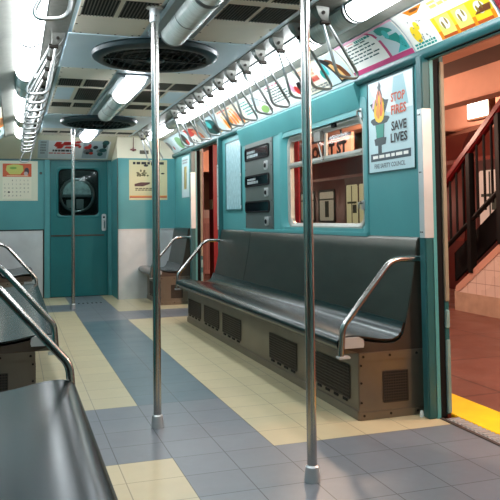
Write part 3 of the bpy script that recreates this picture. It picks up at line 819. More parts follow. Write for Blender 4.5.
light('lit light cover at the calendar end of the car', 'tube_light', SX, SZ, SR, [(8.09, 9.2, True)], mir=True, group=GL)
light('unlit grey ribbed centre ceiling light before the first fan', 'ceiling_light', .885, 2.138, .082, [(2.3, 3.2, False), (3.2, 4.00, False)], housing='tray', group='centre ceiling lights')
light('centre ceiling light between the fans, near half lit and far half dark', 'ceiling_light', .885, 2.138, .082, [(5.36, 6.10, True), (6.10, 7.25, False)], housing='tray', group='centre ceiling lights')
light('lit centre ceiling light past the second fan, above the end door', 'ceiling_light', .885, 2.138, .082, [(8.70, 9.28, True)], housing='tray', group='centre ceiling lights')

# ------------------------------------------------------------------ advert cards in the cove
def cove_pt(s):
    n = len(COVE) - 1; f = max(0, min(s, .9999)) * n; i = int(f); t = f - i
    a, b = COVE[i], COVE[i + 1]
    p = (a[0] + (b[0] - a[0]) * t, a[1] + (b[1] - a[1]) * t)
    j = max(i - 1, 0); k = min(i + 2, n)
    dx, dz = COVE[k][0] - COVE[j][0], COVE[k][1] - COVE[j][1]; l = math.hypot(dx, dz)
    return p, (-dz / l, dx / l)      # normal pointing down into the car
def coveS(yn, yf, mir=False):
    def S(u, v, off):
        p, nn = cove_pt(.03 + v * .95)
        if nn[1] > 0: nn = (-nn[0], -nn[1])
        x = p[0] + nn[0] * off; z = p[1] + nn[1] * off
        if mir: return Vector((2 * CX - x, yn + (yf - yn) * u, z))
        return Vector((x, yf + (yn - yf) * u, z))
    return S
def cove_card(k, label, base, mir=False):
    yn = 3.306 + .7095 * k
    return Card('advert_card', label, 'advert', coveS(yn + .006, yn + .703, mir), 'advert cards above the seats and doors', base=base)
BLK = ink(22, 24, 26); MAG = ink(200, 66, 122); PINKL = ink(232, 176, 200); TEALI = ink(22, 150, 142); CYAN = ink(70, 190, 192); WHT = ink(244, 244, 238)
YEL = ink(248, 214, 40); ORG = ink(240, 140, 20); LIME = ink(226, 236, 120); BRN = ink(116, 66, 34); TAN = ink(222, 176, 112); REDI = ink(206, 52, 44); GRN = ink(110, 156, 110); GREY = ink(130, 134, 134); LTB = ink(196, 216, 222); SAL = ink(240, 140, 104); DKT = ink(36, 84, 84); PAPER = ink(232, 226, 206)
# yellow food advert over the near door
c = cove_card(-1, 'bright yellow and orange food advert over the near open door', WHT)
c.rect('orange_band', ORG, .36, .985, .03, .20); c.rect('yellow_band', YEL, .36, .985, .20, .52)
for k in range(3):
    u = .40 + k * .195
    c.rows('food_tile', LIME if k < 2 else YEL, [(.10, u, u + .16), (.50, u + .01, u + .17)], 1)
    c.ell('food_picture', WHT, u + .085, .33, .050, .13, 2); c.ell('food_shape', ink(150, 130, 40), u + .06, .30, .012, .09, 3); c.ell('food_shape', ink(150, 130, 40), u + .11, .36, .010, .08, 3)
    c.rect('food_tile_base', ink(190, 80, 20), u, u + .16, .045, .10, 2)
c.ell('yellow_flower', YEL, .12, .35, .05, .2); c.ell('yellow_flower', YEL, .18, .52, .03, .1)
rd = random.Random(4)
for k in range(16): c.ell('dark_specks', GREY, .08 + rd.random() * .2, .15 + rd.random() * .55, .006, .022, 2)
c.scribble('lettering', TEALI, .03, .30, .03, .16, 2, seed=3)
c.rows('orange_corner', ORG, [(.78, .20, .30), (.97, .16, .42)]); c.ell('brown_snack', BRN, .29, .90, .06, .05, 2)
c.scribble('headline', LIME, .45, .95, .66, .90, 2, seed=8); c.rows('orange_corner', ORG, [(.60, .90, .985), (.97, .82, .985)])
c.rows('brown_stripe', BRN, [(.22, .80, .96), (.34, .88, .985)], 3)
c.done()
c = cove_card(-2, 'reddish advert at the top corner of the near door', ink(150, 40, 50))
c.rect('orange_band', ORG, .02, .98, .03, .2); c.done()
# pink bordered card
c = cove_card(0, 'white poem advert with magenta border and teal portrait', WHT)
c.rect('magenta_border', MAG, .0, 1, .0, .14); c.rect('pale_header', PINKL, 0, 1, .90, 1.0)
c.rows('magenta_divider', MAG, [(.14, .66, .70), (.55, .655, .69), (.80, .625, .66), (.95, .55, .60)], 1)
c.rows('pale_picture_ground', LTB, [(.14, .70, .985), (.93, .62, .985)]) 
c.rows('teal_portrait', TEALI, [(.20, .93, .95), (.40, .86, .95), (.58, .76, .94), (.74, .70, .90), (.88, .70, .84), (.93, .74, .80)], 1)
c.ell('portrait_face', CYAN, .80, .66, .035, .12, 2)
c.rows('portrait_shoulder', CYAN, [(.16, .80, .98), (.30, .88, .98), (.5, .95, .98)], 1)
c.scribble('heading', TEALI, .34, .60, .78, .87, 1, seed=4, gap=.1); c.scribble('pink_heading', ink(240, 150, 160), .20, .31, .80, .86, 1)
c.scribble('poem_lines', DKT, .08, .60, .26, .76, 6, seed=5, gap=.62)
c.done()
c = cove_card(1, 'cream advert with teal splash and brown bottle shape', PAPER)
c.rect('grey_ground', LTB, .55, .985, .05, .97); c.rows('dark_curve', BLK, [(.05, .74, .90), (.35, .70, .86), (.65, .64, .76), (.92, .58, .66)], 1)
c.rows('tan_figure', TAN, [(.10, .76, .88), (.40, .73, .83), (.60, .70, .76)], 2); c.rows('brown_edge', BRN, [(.10, .88, .96), (.45, .83, .90), (.80, .70, .75)], 2)
c.ell('teal_splash', TEALI, .52, .42, .06, .16, 2); c.ell('teal_splash', CYAN, .60, .55, .035, .2, 1)
c.scribble('pink_lines', ink(240, 160, 130), .06, .44, .40, .86, 4, seed=6); c.scribble('red_print', REDI, .14, .38, .34, .48, 1, seed=14, gap=.1); c.scribble('foot_print', GREY, .05, .5, .08, .22, 2, seed=9)
c.rect('foot_band', DKT, .0, 1, .0, .05, 1)
c.done()
c = cove_card(2, 'white printed text advert with pink heading and dark corner', WHT)
c.scribble('pink_heading', ink(226, 130, 150), .08, .6, .80, .90, 1, seed=2); c.scribble('text_lines', DKT, .08, .62, .20, .74, 6, seed=12, gap=.6)
c.rows('dark_curve', BLK, [(.05, .78, .97), (.30, .82, .97), (.55, .88, .97)], 1); c.ell('red_spot', REDI, .80, .35, .05, .14, 2); c.ell('pink_shape', PINKL, .72, .50, .05, .2, 1)
c.done()
c = cove_card(3, 'pale advert with green leaf drawing and black curved line', WHT)
c.ell('green_leaf', ink(150, 190, 110), .72, .22, .12, .14, 1); c.rows('black_curve', BLK, [(.10, .93, .955), (.45, .82, .845), (.70, .64, .665), (.85, .50, .53)], 2)
c.scribble('teal_lines', TEALI, .06, .45, .20, .80, 5, seed=15, gap=.55); c.ell('pale_cloud', LTB, .60, .6, .1, .2, 0)
c.done()
c = cove_card(4, 'pale advert with orange crowd of figures', PAPER)
for k in range(7): c.ell('orange_figures', SAL if k % 2 else ORG, .15 + k * .115, .30 + .06 * (k % 3), .05, .24, k % 2); c.ell('orange_faces', TAN, .15 + k * .115, .62 + .06 * (k % 3), .03, .08, 2)
c.rect('dark_foot', BLK, 0, 1, 0, .06, 1); c.scribble('heading', REDI, .1, .7, .82, .92, 1, seed=3)
c.done()
c = cove_card(5, 'dark teal picture advert before the second open door', LTB)
c.ell('teal_shape', DKT, .45, .48, .30, .40, 0); c.ell('teal_highlight', CYAN, .40, .60, .10, .2, 1); c.ell('dark_shape', BLK, .62, .30, .14, .2, 1); c.ell('orange_spot', TAN, .75, .18, .08, .10, 2)
c.done()
c = cove_card(6, 'white advert with red and orange shapes over the second open door', WHT)
c.rows('red_shape', REDI, [(.45, .02, .40), (.75, .05, .62), (.95, .0, .35)], 0); c.rows('orange_shape', SAL, [(.08, .55, .85), (.40, .50, .80), (.70, .40, .62)], 1); c.ell('dark_spots', BLK, .2, .25, .03, .07, 2); c.ell('dark_spots', BLK, .3, .16, .03, .06, 2)
c.done()
c = cove_card(7, 'green and dark advert just past the second open door', LTB)
c.ell('green_shape', GRN, .30, .45, .22, .36, 0); c.ell('dark_shape', BLK, .70, .50, .16, .38, 0); c.ell('red_spot', REDI, .78, .28, .07, .16, 1); c.rect('foot_band', BLK, 0, 1, 0, .07, 1)
c.done()
c = cove_card(8, 'grey advert in the cove at the cab corner', LTB)
c.ell('dark_shape', GREY, .4, .5, .2, .3, 0); c.ell('red_spot', REDI, .7, .3, .05, .12, 1); c.done()
for k, lab, bse, m1, m2 in ((5, 'red and pale advert behind the strap handles opposite the window', PAPER, REDI, BLK), (6, 'orange and yellow advert next to the calendar corner', ORG, YEL, WHT), (7, 'pale green advert beside the far opposite door', LTB, GRN, REDI)):
    c = cove_card(k, lab, bse, True); c.ell('shape', m1, .35, .5, .25, .3, 0); c.ell('spot', m2, .7, .4, .12, .2, 1); c.done()

# ------------------------------------------------------------------ posters
c = Card('torch_poster', 'fire safety poster with flaming torch, on the teal wall by the open door', 'poster', wallS(3.868, 3.348, 1.318, 1.866), base=ink(196, 222, 226), board='sheet')
c.rows('pale_highlight', ink(236, 244, 244), [(.62, .45, .98), (.86, .10, .98), (.99, .02, .98)], 0); c.rows('pale_highlight', ink(160, 204, 212), [(.66, .66, .90), (.80, .56, .86), (.98, .60, .80)], 1)
TG = ink(58, 74, 78)
c.rows('dark_torch', TG, [(.20, .225, .31), (.285, .225, .31), (.29, .16, .40), (.36, .14, .42), (.365, .19, .37), (.42, .19, .37), (.515, .17, .38), (.52, .12, .44), (.565, .06, .50), (.585, .08, .47), (.60, .20, .36), (.66, .14, .42), (.76, .05, .48), (.77, .13, .40), (.80, .19, .34), (.84, .20, .33), (.90, .24, .30), (.93, .23, .31), (.95, .25, .30), (.985, .268, .278)], 1, nu=4)
c.rows('teal_cup', ink(52, 150, 132), [(.37, .20, .355), (.515, .18, .37)], 2)
c.rows('flame', ink(250, 204, 44), [(.535, .25, .31), (.56, .19, .36), (.62, .15, .39), (.68, .15, .38), (.72, .16, .38)], 3); c.rows('flame', ink(250, 204, 44), [(.715, .155, .21), (.80, .19, .20)], 3); c.rows('flame', ink(250, 204, 44), [(.715, .22, .30), (.84, .27, .28)], 3); c.rows('flame', ink(250, 204, 44), [(.715, .30, .385), (.79, .35, .36)], 3)
c.rows('flame_core', ink(238, 150, 60), [(.58, .24, .28), (.64, .19, .27), (.72, .22, .27), (.77, .25, .26)], 4); c.rows('flame_core', ink(240, 120, 60), [(.60, .29, .33), (.66, .28, .36), (.72, .30, .35), (.76, .33, .34)], 4)
c.rows('flame_tip', ink(222, 132, 100), [(.75, .18, .24), (.82, .21, .26), (.90, .25, .26)], 3); c.rows('flame_tip', ink(222, 132, 100), [(.75, .30, .37), (.82, .28, .33), (.88, .27, .29)], 3); c.rows('pink_edge', ink(222, 186, 204), [(.70, .10, .14), (.80, .13, .18)], 2)
OR2 = ink(214, 96, 60)
c.text('headline_letters', OR2, 'STOP', .54, .84, .715, .81, bold=.028); c.text('headline_letters', OR2, 'FIRES', .54, .86, .58, .68, bold=.028)
c.text('dark_letters', BLK, 'SAVE', .54, .86, .41, .51, bold=.028); c.text('dark_letters', BLK, 'LIVES', .52, .87, .285, .385, bold=.028)
c.rect('dark_band', ink(66, 80, 88), .05, .93, .115, .20, 1); c.scribble('band_print', WHT, .10, .88, .135, .178, 1, lift=2, seed=21, gap=.2)
c.text('foot_letters', ink(90, 104, 108), 'FIRE SAFETY COUNCIL', .14, .82, .035, .085)
c.done()
bm = B()
for a, b, z_0, z_1 in ((3.345, 3.872, 1.309, 1.316), (3.345, 3.872, 1.868, 1.874), (3.341, 3.346, 1.309, 1.874), (3.870, 3.875, 1.309, 1.874)): add_box(bm, 2.072, 2.0795, a, b, z_0, z_1, .001)
obj('thin_frame', bm, TEALTRIM, c.root)

c = Card('calendar_card', 'calendar card with orange picture, on the end wall above the bench', 'calendar', endS(-.21, .305, 1.325, 1.865, 9.997), base=ink(212, 214, 190), board='sheet')
c.rect('orange_picture', ink(206, 84, 34), .12, .84, .60, .93); c.rows('yellow_box', ink(196, 196, 96), [(.66, .30, .56), (.76, .20, .64), (.88, .22, .62), (.91, .38, .50)], 1)
c.ell('green_mark', ink(120, 160, 60), .38, .82, .09, .03, 2); c.ell('dark_figures', ink(70, 56, 60), .72, .74, .06, .09, 2); c.ell('pale_figures', ink(190, 170, 160), .70, .68, .05, .05, 3); c.rect('caption', ink(236, 190, 150), .22, .76, .615, .635, 2)
c.rect('calendar_sheet', ink(226, 222, 198), .12, .84, .05, .59, 0)
d_ = 1; 
for r in range(5):
    for q in range(7):
        n_ = r * 7 + q - 1
        if 1 <= n_ <= 31: c.text('date_numbers', ink(90, 90, 84) if (r + q) % 5 else ink(120, 70, 60), str(n_), .16 + q * .097, .16 + q * .097 + (.032 if n_ > 9 else .016), .49 - r * .095, .525 - r * .095, lift=2)
c.ell('dark_mark', BLK, .275, .215, .03, .02, 3)
c.done()
c = Card('cab_poster', 'tan poster with black drawings and red base line, on the cab partition', 'poster', endS(1.456, 1.972, 1.312, 1.850, 9.3995), base=ink(200, 192, 150), board='mounted_sheet')
c.scribble('headline', BLK, .10, .92, .88, .95, 1, seed=31, gap=.1); c.ell('black_drawing', BLK, .44, .86, .06, .03, 2); c.ell('black_drawing', BLK, .62, .885, .05, .035, 2); c.ell('black_drawing', BLK, .88, .66, .05, .02, 2)
rd = random.Random(9)
for k in range(16): c.ell('sketch', ink(96, 92, 62), .22 + rd.random() * .3, .60 + rd.random() * .16, .02 + rd.random() * .02, .014 + rd.random() * .02, 1)
c.rows('dark_lettering_block', ink(72, 38, 34), [(.34, .14, .36), (.40, .14, .54), (.44, .30, .54)], 1); c.scribble('printed_line', ink(84, 78, 52), .16, .66, .22, .30, 2, seed=33)
c.rect('red_line', ink(176, 66, 36), .01, .99, .055, .085, 1); c.rect('orange_line', ink(214, 150, 80), .01, .99, .085, .11, 1)
c.done()
c = Card('wall_notice', 'small pale notice with dark emblem, on the wall past the second open door', 'notice', wallS(8.965, 8.575, 1.325, 1.85), base=ink(190, 214, 218), board='sheet')
c.rows('tan_emblem', ink(190, 176, 110), [(.20, .30, .66), (.75, .34, .70)], 1); c.rows('dark_stripe', BLK, [(.24, .40, .46), (.50, .36, .42), (.75, .44, .52)], 2); c.rows('dark_stripe', BLK, [(.20, .58, .62), (.6, .62, .68)], 2)
c.scribble('printed_lines', GREY, .12, .88, .80, .93, 2, seed=35); c.done()
# end advert on the sloped header
sl = Vector((0, 10.0 - 9.42, 1.885 - (CEIL - .004))); o_ = Vector((.31, 9.42, CEIL - .004)); 
def endslope(u0, u1, v0, v1):
    # v up the slope
    a = Vector((0, 9.98, 1.8945)); up = Vector((0, 9.44 - 9.98, 2.1465 - 1.8945))
    o = a + up * v0; return flatS((u0, o.y, o.z), (u1 - u0, 0, 0), up * (v1 - v0))
c = Card('end_advert', 'wide white advert with red lettering and dark picture, above the end door', 'advert', endslope(.30, 1.24, .03, .93), base=ink(232, 236, 236), board='sheet')
c.rect('pale_strip', ink(188, 198, 202), .0, .14, .02, .98, 0); c.scribble('lettering', GREY, .03, .11, .2, .85, 5, seed=41)
rd = random.Random(11)
for k in range(16):
    u = .20 + .30 * rd.random(); v = .56 + .28 * rd.random()
    c.rows('red_lettering', REDI, [(v - .05, u, u + .07), (v + .05, u + .02, u + .10)], 1)
c.scribble('black_line', BLK, .20, .52, .36, .46, 1, seed=42, gap=.1); c.scribble('red_line', REDI, .15, .52, .24, .31, 1, seed=43)
c.rect('picture_ground', ink(176, 190, 196), .62, .97, .06, .92, 0)
for k in range(14): c.ell('dark_picture', [BLK, DKT, REDI, GREY][k % 4], .66 + rd.random() * .27, .15 + rd.random() * .68, .02 + rd.random() * .035, .06 + rd.random() * .09, 1 + k % 3)
c.ell('red_spot', REDI, .57, .62, .02, .07, 1)
c.done()

# ------------------------------------------------------------------ glass panel and roll sign panel on the wall
t = thing('glass_panel', 'tall narrow pane of scratched glass with pale painted sheen in the wall by the second open door', 'glass panel', (WX, 6.69, 1.135))
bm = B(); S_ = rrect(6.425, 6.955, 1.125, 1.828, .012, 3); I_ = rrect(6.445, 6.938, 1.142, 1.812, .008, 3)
loft(bm, [[(2.0795, y, z) for y, z in S_], [(2.070, y, z) for y, z in S_], [(2.070, y, z) for y, z in I_], [(2.0795, y, z) for y, z in I_]]); obj('frame', bm, TEALTRIM, t)
bm = B(); add_box(bm, 2.074, 2.079, 6.44, 6.94, 1.138, 1.815); obj('pane', bm, mat('sheen_streaked_glass', (168, 206, 214), .16, var=.20, scale=9, stretch=(1, 6, 2.2), bump=.25, bscale=14, spec=.9, coat=.4), t)  # whitish sheen and glossy streaks painted into the pane colour
for z in (1.16, 1.47, 1.80):
    bm = B(); add_box(bm, 2.066, 2.071, 6.428, 6.446, z - .015, z + .015, .002); obj('clip', bm, SATIN, t)

t = thing('sign_panel', 'grey metal panel with three dark destination sign windows and cranks', 'sign panel', (WX, 5.93, .94))
bm = B(); add_box(bm, 2.058, 2.0795, 5.565, 6.30, .944, 1.737, .003); pl = obj('panel', bm, mat('grey_sign_panel', (104, 112, 110), .36, .6, var=.06, scale=4), t)
bm = B()
for y in (5.585, 6.28):
    for z in (.97, 1.2, 1.5, 1.70): add_tube(bm, [(2.058, y, z), (2.0555, y, z)], .006, 8)
obj('screws', bm, SCREW, pl)
t.location.x += .011
PALE = mat('faded_sign_lettering', (150, 164, 166), .5)
for k, (za, zb, tx) in enumerate(((1.575, 1.695, (1,)), (1.335, 1.440, (1,)), (1.098, 1.205, (0,)))):
    bm = B(); A_ = rrect(5.635, 6.292, za, zb, .03); Bq = rrect(5.655, 6.275, za + .014, zb - .014, .022)
    loft(bm, [[(2.058, y, z) for y, z in A_], [(2.050, y, z) for y, z in A_], [(2.050, y, z) for y, z in Bq], [(2.0575, y, z) for y, z in Bq]]); f = obj('sign_bezel', bm, DARK, t)
    bm = B(); add_prism(bm, Bq, 2.0555, 2.058, 'X'); obj('sign_glass', bm, BLACKGL, f)
    if tx[0]:
        bm = B(); S_ = flatS((2.0552, 6.25, za + .02), (0, -.40, 0), (0, 0, zb - za - .04))
        rd = random.Random(50 + k)
        for line, (a_, b_) in enumerate(((.58, .86), (.10, .46))):
            x = .06
            while x < .62 + .12 * line:
                w_ = .03 + .05 * rd.random()
                bm.faces.new([bm.verts.new(S_(p, q, 0)) for p, q in ((x, a_), (x + w_, a_), (x + w_, b_), (x, b_))]); x += w_ + .02
        obj('sign_lettering', bm, PALE, f, recalc=False)
for z in (1.507, 1.273, 1.023):
    bm = B(); add_prism(bm, rrect(5.672, 5.742, z - .038, z + .038, .012), 2.046, 2.058, 'X'); f = obj('crank_socket', bm, SATIN, t)
    bm = B(); add_tube(bm, [(2.046, 5.705, z - .004), (2.040, 5.705, z - .004)], .02, 14); obj('socket_hole', bm, DARK, f)

# ------------------------------------------------------------------ small loose things
t = thing('emergency_cord', 'red emergency pull cord with cross handle on the cab top', 'cord', (1.512, 9.39, 1.98))
bm = B(); add_tube(bm, [(1.515, 9.388, 2.15), (1.512, 9.386, 2.0)], .0045, 8); obj('cord', bm, REDP, t)
bm = B(); add_tube(bm, [(1.475, 9.385, 1.985), (1.548, 9.385, 1.985)], .010, 10); add_tube(bm, [(1.512, 9.386, 2.01), (1.512, 9.386, 1.965)], .012, 10); obj('cross_handle', bm, REDP, t)
bm = B(); add_box(bm, 1.60, 1.72, 9.393, 9.400, 1.93, 1.98, .002)
tag(obj('vent_plate', bm, VENTDK), 'small dark vent plate on the cream cab top beside the red cord', 'vent plate')
bm = B(); add_lathe(bm, [(0, 0), (.010, 0), (.010, .020), (.008, .026), (.008, .030), (0, .030)], 2.030, 3.265, 14)
tag(obj('bottle_cap', bm, WHITEP), 'tiny white cap lying on the floor at the foot of the teal door post', 'cap')

t = thing('wall_latch', 'small dark latch on the teal end wall beside the calendar card', 'latch', (.345, 9.999, 1.70))
bm = B(); add_prism(bm, rrect(.330, .360, 1.685, 1.715, .006), 9.985, 9.9995, 'Y'); obj('plate', bm, SCREW, t)
bm = B(); add_tube(bm, [(.345, 9.987, 1.70), (.345, 9.970, 1.70)], .008, 10); obj('mount_knob', bm, BRACK, t)
t = thing('floor_hatch', 'row of dark slots in the floor in front of the end door', 'floor hatch', (.93, 9.15, 0))
bm = B(); add_box(bm, .74, 1.10, 9.05, 9.25, -.002, .0012, .0005); obj('plate', bm, FT_B, t)
for k in range(6):
    bm = B(); add_box(bm, .765 + k * .055, .785 + k * .055, 9.10, 9.20, .0008, .0018); obj('slot', bm, VENTBK, t)

# ================================================================== the station outside
PLX = 2.212
bm = B(); add_box(bm, 2.45, 6.0, -3, 26, -.3, -.004); struct('platform_floor', bm, PLATM)
bm = B(); add_box(bm, PLX, 2.467, -3, 26, -.3, -.002, .004); struct('trim_platform_edge', bm, YELL)
bm = B(); add_box(bm, 5.745, 6.0, 10, 26, -.003, 0.0); struct('trim_platform_edge_far', bm, YELL)
bm = B(); add_box(bm, -4.0, 11, -4, 27, -1.3, -1.2); struct('track_floor', bm, DARKVOID)
bm = B(); add_box(bm, 9.6, 9.8, -4, 27, -1.3, 4.2); struct('station_wall_far', bm, SALMON)
bm = B(); add_box(bm, 2.3, 9.8, 26, 26.2, -1.3, 4.2); struct('station_wall_end', bm, SALMON)
bm = B(); add_box(bm, 2.3, 9.8, -4.2, -4, -1.3, 4.2); struct('station_wall_back', bm, SALMON)
bm = B(); add_box(bm, 2.30, 4.5, -4, 27, 2.56, 2.66); struct('platform_ceiling', bm, BROWNC)
bm = B(); add_box(bm, 4.5, 9.8, -4, 27, 3.10, 3.25); struct('station_ceiling', bm, SALMON)
bm = B(); add_box(bm, 3.05, 3.22, -4, 27, 2.24, 2.56, .01); struct('trim_beam_near', bm, SALMON)
bm = B(); add_box(bm, 4.50, 4.72, -4, 27, 2.26, 3.10, .01); struct('trim_beam_far', bm, SALMON)
for k, y in enumerate((9.3, 14.0, 19.0)):
    bm = B(); add_box(bm, 4.72, 9.6, y, y + .3, 2.35, 3.10, .01); struct('trim_cross_beam_%d' % (k + 1), bm, SALMON)
for k, (y, zb) in enumerate(((10.4, 2.30), (14.5, 2.05), (16.5, 2.2))):
    bm = B(); add_box(bm, 3.22, 4.5, y, y + .3, zb, 2.56, .01); struct('trim_cross_beam', bm, SALMON)
bm = B(); add_tube(bm, [(3.45, 12.2, 2.55), (3.45, 12.2, 1.7), (3.52, 12.2, 1.62), (3.52, 12.2, 1.40)], .035, 10); add_box(bm, 3.36, 3.62, 12.1, 12.3, 1.98, 2.22, .01)
tag(obj('hanging_signal', bm, IRON), 'dark hanging signal box and pipe seen through the second open door', 'signal')
# columns
def column(x, y, label):
    t = thing('station_column', label, 'column', (x, y, 0), 'red station columns')
    bm = B()
    add_box(bm, x - .11, x - .09, y - .13, y + .13, .02, 2.24, .003); add_box(bm, x + .09, x + .11, y - .13, y + .13, .02, 2.24, .003); add_box(bm, x - .09, x + .09, y - .012, y + .012, .02, 2.24, .003); obj('shaft', bm, REDCOL, t)
    bm = B(); add_box(bm, x - .17, x + .17, y - .19, y + .19, -.004, .02, .004); obj('foot_plate', bm, IRON, t)
    bm = B(); add_box(bm, x - .116, x - .111, y - .09, y + .09, 1.20, 1.36, .001); p = obj('number_plate', bm, ink(226, 214, 186), t)
column(3.14, 7.92, 'red steel column seen through the car window')
column(3.14, 11.0, 'red steel column seen through the second open door')
column(3.14, 17.3, 'distant red steel column down the platform')
column(3.14, -1.0, 'red steel column beside the near end of the platform')
# COURT ST sign hung from the beam
c = Card('station_sign', 'station name sign with black letters, through the upper window sash', 'sign', flatS((3.30, 7.74, 1.67), (0, -1.28, 0), (0, 0, .25)), base=ink(236, 176, 150), th=.03, board='board')
c.text('sign_letters', BLK, 'COURT ST', .10, .92, .14, .74, bold=.06)
c.rect('dark_header', ink(70, 76, 92), 0, 1, .88, 1.0)
bm = B()
for y in (7.6, 6.7): add_tube(bm, [(3.28, y, 1.90), (3.2, y, 2.30)], .012, 8)
c.done(); obj('hanger', bm, IRON, c.root)
# pale cabinet seen through the far doorway
t = thing('platform_cabinet', 'pale pink cabinet on the platform, through the second open door', 'cabinet', (3.48, 13.2, 0))
bm = B(); add_box(bm, 3.32, 3.66, 13.0, 13.4, 0, 1.06, .01); obj('body', bm, ink(226, 170, 160), t)
bm = B(); add_box(bm, 3.30, 3.68, 12.98, 13.42, 1.06, 1.22, .006); obj('top', bm, ink(240, 214, 206), t)
bm = B(); add_box(bm, 3.35, 3.48, 12.992, 13.0, .08, .96, .003); add_box(bm, 3.50, 3.63, 12.992, 13.0, .08, .96, .003); obj('doors', bm, ink(206, 146, 138), t)

# staircase
t = thing('staircase', 'dark iron staircase with white tiled side and red handrail, outside the near open door', 'staircase', (5.3, 5.6, 0))
zt = lambda y: .267 + (6.736 - y) * .649
zr = lambda y: 1.477 + (6.873 - y) * .738
zs = lambda y: .728 + (6.891 - y) * .588
bm = B(); add_prism(bm, [(3.2, -.004), (6.80, -.004), (6.80, .205), (3.2, .205)], 4.685, 4.80, 'X'); obj('curb', bm, CURB, t)
bm = B(); add_prism(bm, [(3.2, .205), (6.78, .205), (6.76, zt(6.76)), (3.2, zt(3.2))], 4.69, 4.79, 'X'); tw = obj('tiled_side', bm, TILEW, t)
bm = B(); pr_ = [(6.765, .205), (6.785, .215), (6.765, zt(6.765) + .02), (3.2, zt(3.2) + .02), (3.2, zt(3.2) - .07), (6.70, zt(6.70) - .07)]; add_prism(bm, pr_, 4.683, 4.80, 'X'); obj('tile_border', bm, ink(206, 160, 140), tw)
for k in range(13):
    yk = 6.95 - k * .27; zk = (k + 1) * .180
    bm = B(); add_box(bm, 4.80, 6.0, yk - .30, yk, zk - .180, zk, .006); add_box(bm, 4.80, 6.0, yk - .30, yk + .02, zk, zk + .02, .004); obj('step', bm, IRON, t)
bm = B(); add_prism(bm, [(6.95, .30), (6.95, .62), (3.2, .62 + 3.75 * .66), (3.2, .30 + 3.75 * .66)], 4.80, 4.83, 'X'); obj('stringer', bm, IRON, t)
bm = B(); add_tube(bm, [(4.70, 6.95, zs(6.95)), (4.70, 3.2, zs(3.2) + .2)], .026, 8); obj('lower_rail', bm, IRON, t)
bm = B(); A = [(7.0, zr(7.0) - .055), (7.0, zr(7.0) + .055), (3.2, zr(3.2) + .055), (3.2, zr(3.2) - .055)]; add_prism(bm, A, 4.655, 4.745, 'X'); bmesh.ops.bevel(bm, geom=bm.edges[:], offset=.018, segments=2, affect='EDGES'); obj('handrail', bm, REDP, t)
y = 6.86
k = 0
while y > 3.4:
    bm = B()
    if k % 4 == 3: add_box(bm, 4.665, 4.735, y - .035, y + .035, zt(y), zr(y) - .04, .004); obj('newel_post', bm, IRON, t)
    else: add_tube(bm, [(4.70, y, zs(y) - .01), (4.70, y, zr(y) - .04)], .014, 8); obj('baluster', bm, IRON, t)
    y -= .125; k += 1
# iron gate panel under the rail foot
t2 = thing('iron_railing', 'black iron railing panel at the foot of the stairs', 'railing', (4.72, 7.3, 0))
bm = B(); add_box(bm, 4.70, 4.74, 6.98, 7.9, 1.10, 1.15, .004); add_box(bm, 4.70, 4.74, 6.98, 7.9, .10, .15, .004); obj('rails', bm, IRON, t2)
for k in range(9):
    bm = B(); add_tube(bm, [(4.72, 7.02 + k * .105, 0), (4.72, 7.02 + k * .105, 1.12)], .012, 8); obj('bar', bm, IRON, t2)

# train across the platform
def opp_car(ya, yb, label, WL, DL):
    t = thing('subway_car', label, 'train car', (7.3, (ya + yb) / 2, -.1))
    X = 6.12
    bm = B(); add_prism(bm, [(X, -.1), (X, 2.05), (X + .12, 2.25), (X + .7, 2.45), (X + 1.9, 2.45), (X + 2.5, 2.25), (X + 2.6, -.1)], ya, yb, 'Y'); body = obj('body', bm, MAROON, t)
    bm = B(); add_box(bm, X - .012, X, ya, yb, 1.80, 1.86, .003); add_box(bm, X - .012, X, ya, yb, .68, .73, .003); obj('belt_rails', bm, mat('maroon_rail', (120, 56, 46), .4), body)
    y = ya + .5; k = 0
    while y < yb - 1.8:
        # window pair, then a door
        for q in range(2):
            a = y + q * 1.0; bm = B(); loft(bm, [[(X - .001, *p) for p in rrect(a, a + .80, .93, 1.62, .06)], [(X - .018, *p) for p in rrect(a, a + .80, .93, 1.62, .06)], [(X - .018, *p) for p in rrect(a + .05, a + .75, .98, 1.57, .05)], [(X - .004, *p) for p in rrect(a + .05, a + .75, .98, 1.57, .05)]]); f = obj('window_frame', bm, mat('window_rubber', (40, 40, 38), .5), t)
            bm = B(); add_prism(bm, rrect(a + .04, a + .76, .97, 1.58, .05), X - .008, X - .004, 'X'); obj('window_pane', bm, WL, f)
            bm = B(); add_box(bm, X - .012, X - .008, a + .05, a + .75, 1.40, 1.43); add_box(bm, X - .012, X - .008, a + .30, a + .48, 1.05, 1.38, .001); obj('seated_shapes', bm, mat('dim_shapes', (60, 72, 64), .6), f)
        d = y + 2.15
        bm = B(); add_box(bm, X - .010, X, d, d + 1.15, .0, 1.86, .004); dr = obj('door', bm, mat('door_dark_maroon', (70, 34, 32), .4), t)
        for q in range(2):
            bm = B(); add_prism(bm, rrect(d + .08 + q * .53, d + .54 + q * .53, .90, 1.66, .04), X - .016, X - .010, 'X'); pn = obj('door_window', bm, DL, dr)
            bm = B(); add_box(bm, X - .019, X - .016, d + .12 + q * .53, d + .50 + q * .53, 1.30, 1.34); add_box(bm, X - .019, X - .016, d + .30 + q * .53, d + .33 + q * .53, .92, 1.64); add_box(bm, X - .019, X - .016, d + .12 + q * .53, d + .28 + q * .53, 1.12, 1.28); obj('inside_shapes', bm, mat('dim_shapes', (60, 72, 64), .6), pn)
        bm = B(); vs, fs = text_geo('4761'); S_ = flatS((X - .002, y + 2.08, 1.30), (0, -.26, 0), (0, 0, .14))
        V = [bm.verts.new(S_(a_, b_, 0)) for a_, b_ in vs]
        for q in fs: bm.faces.new([V[i] for i in q])
        obj('car_number', bm, ink(206, 190, 160), body, recalc=False)
        y += 3.75; k += 1
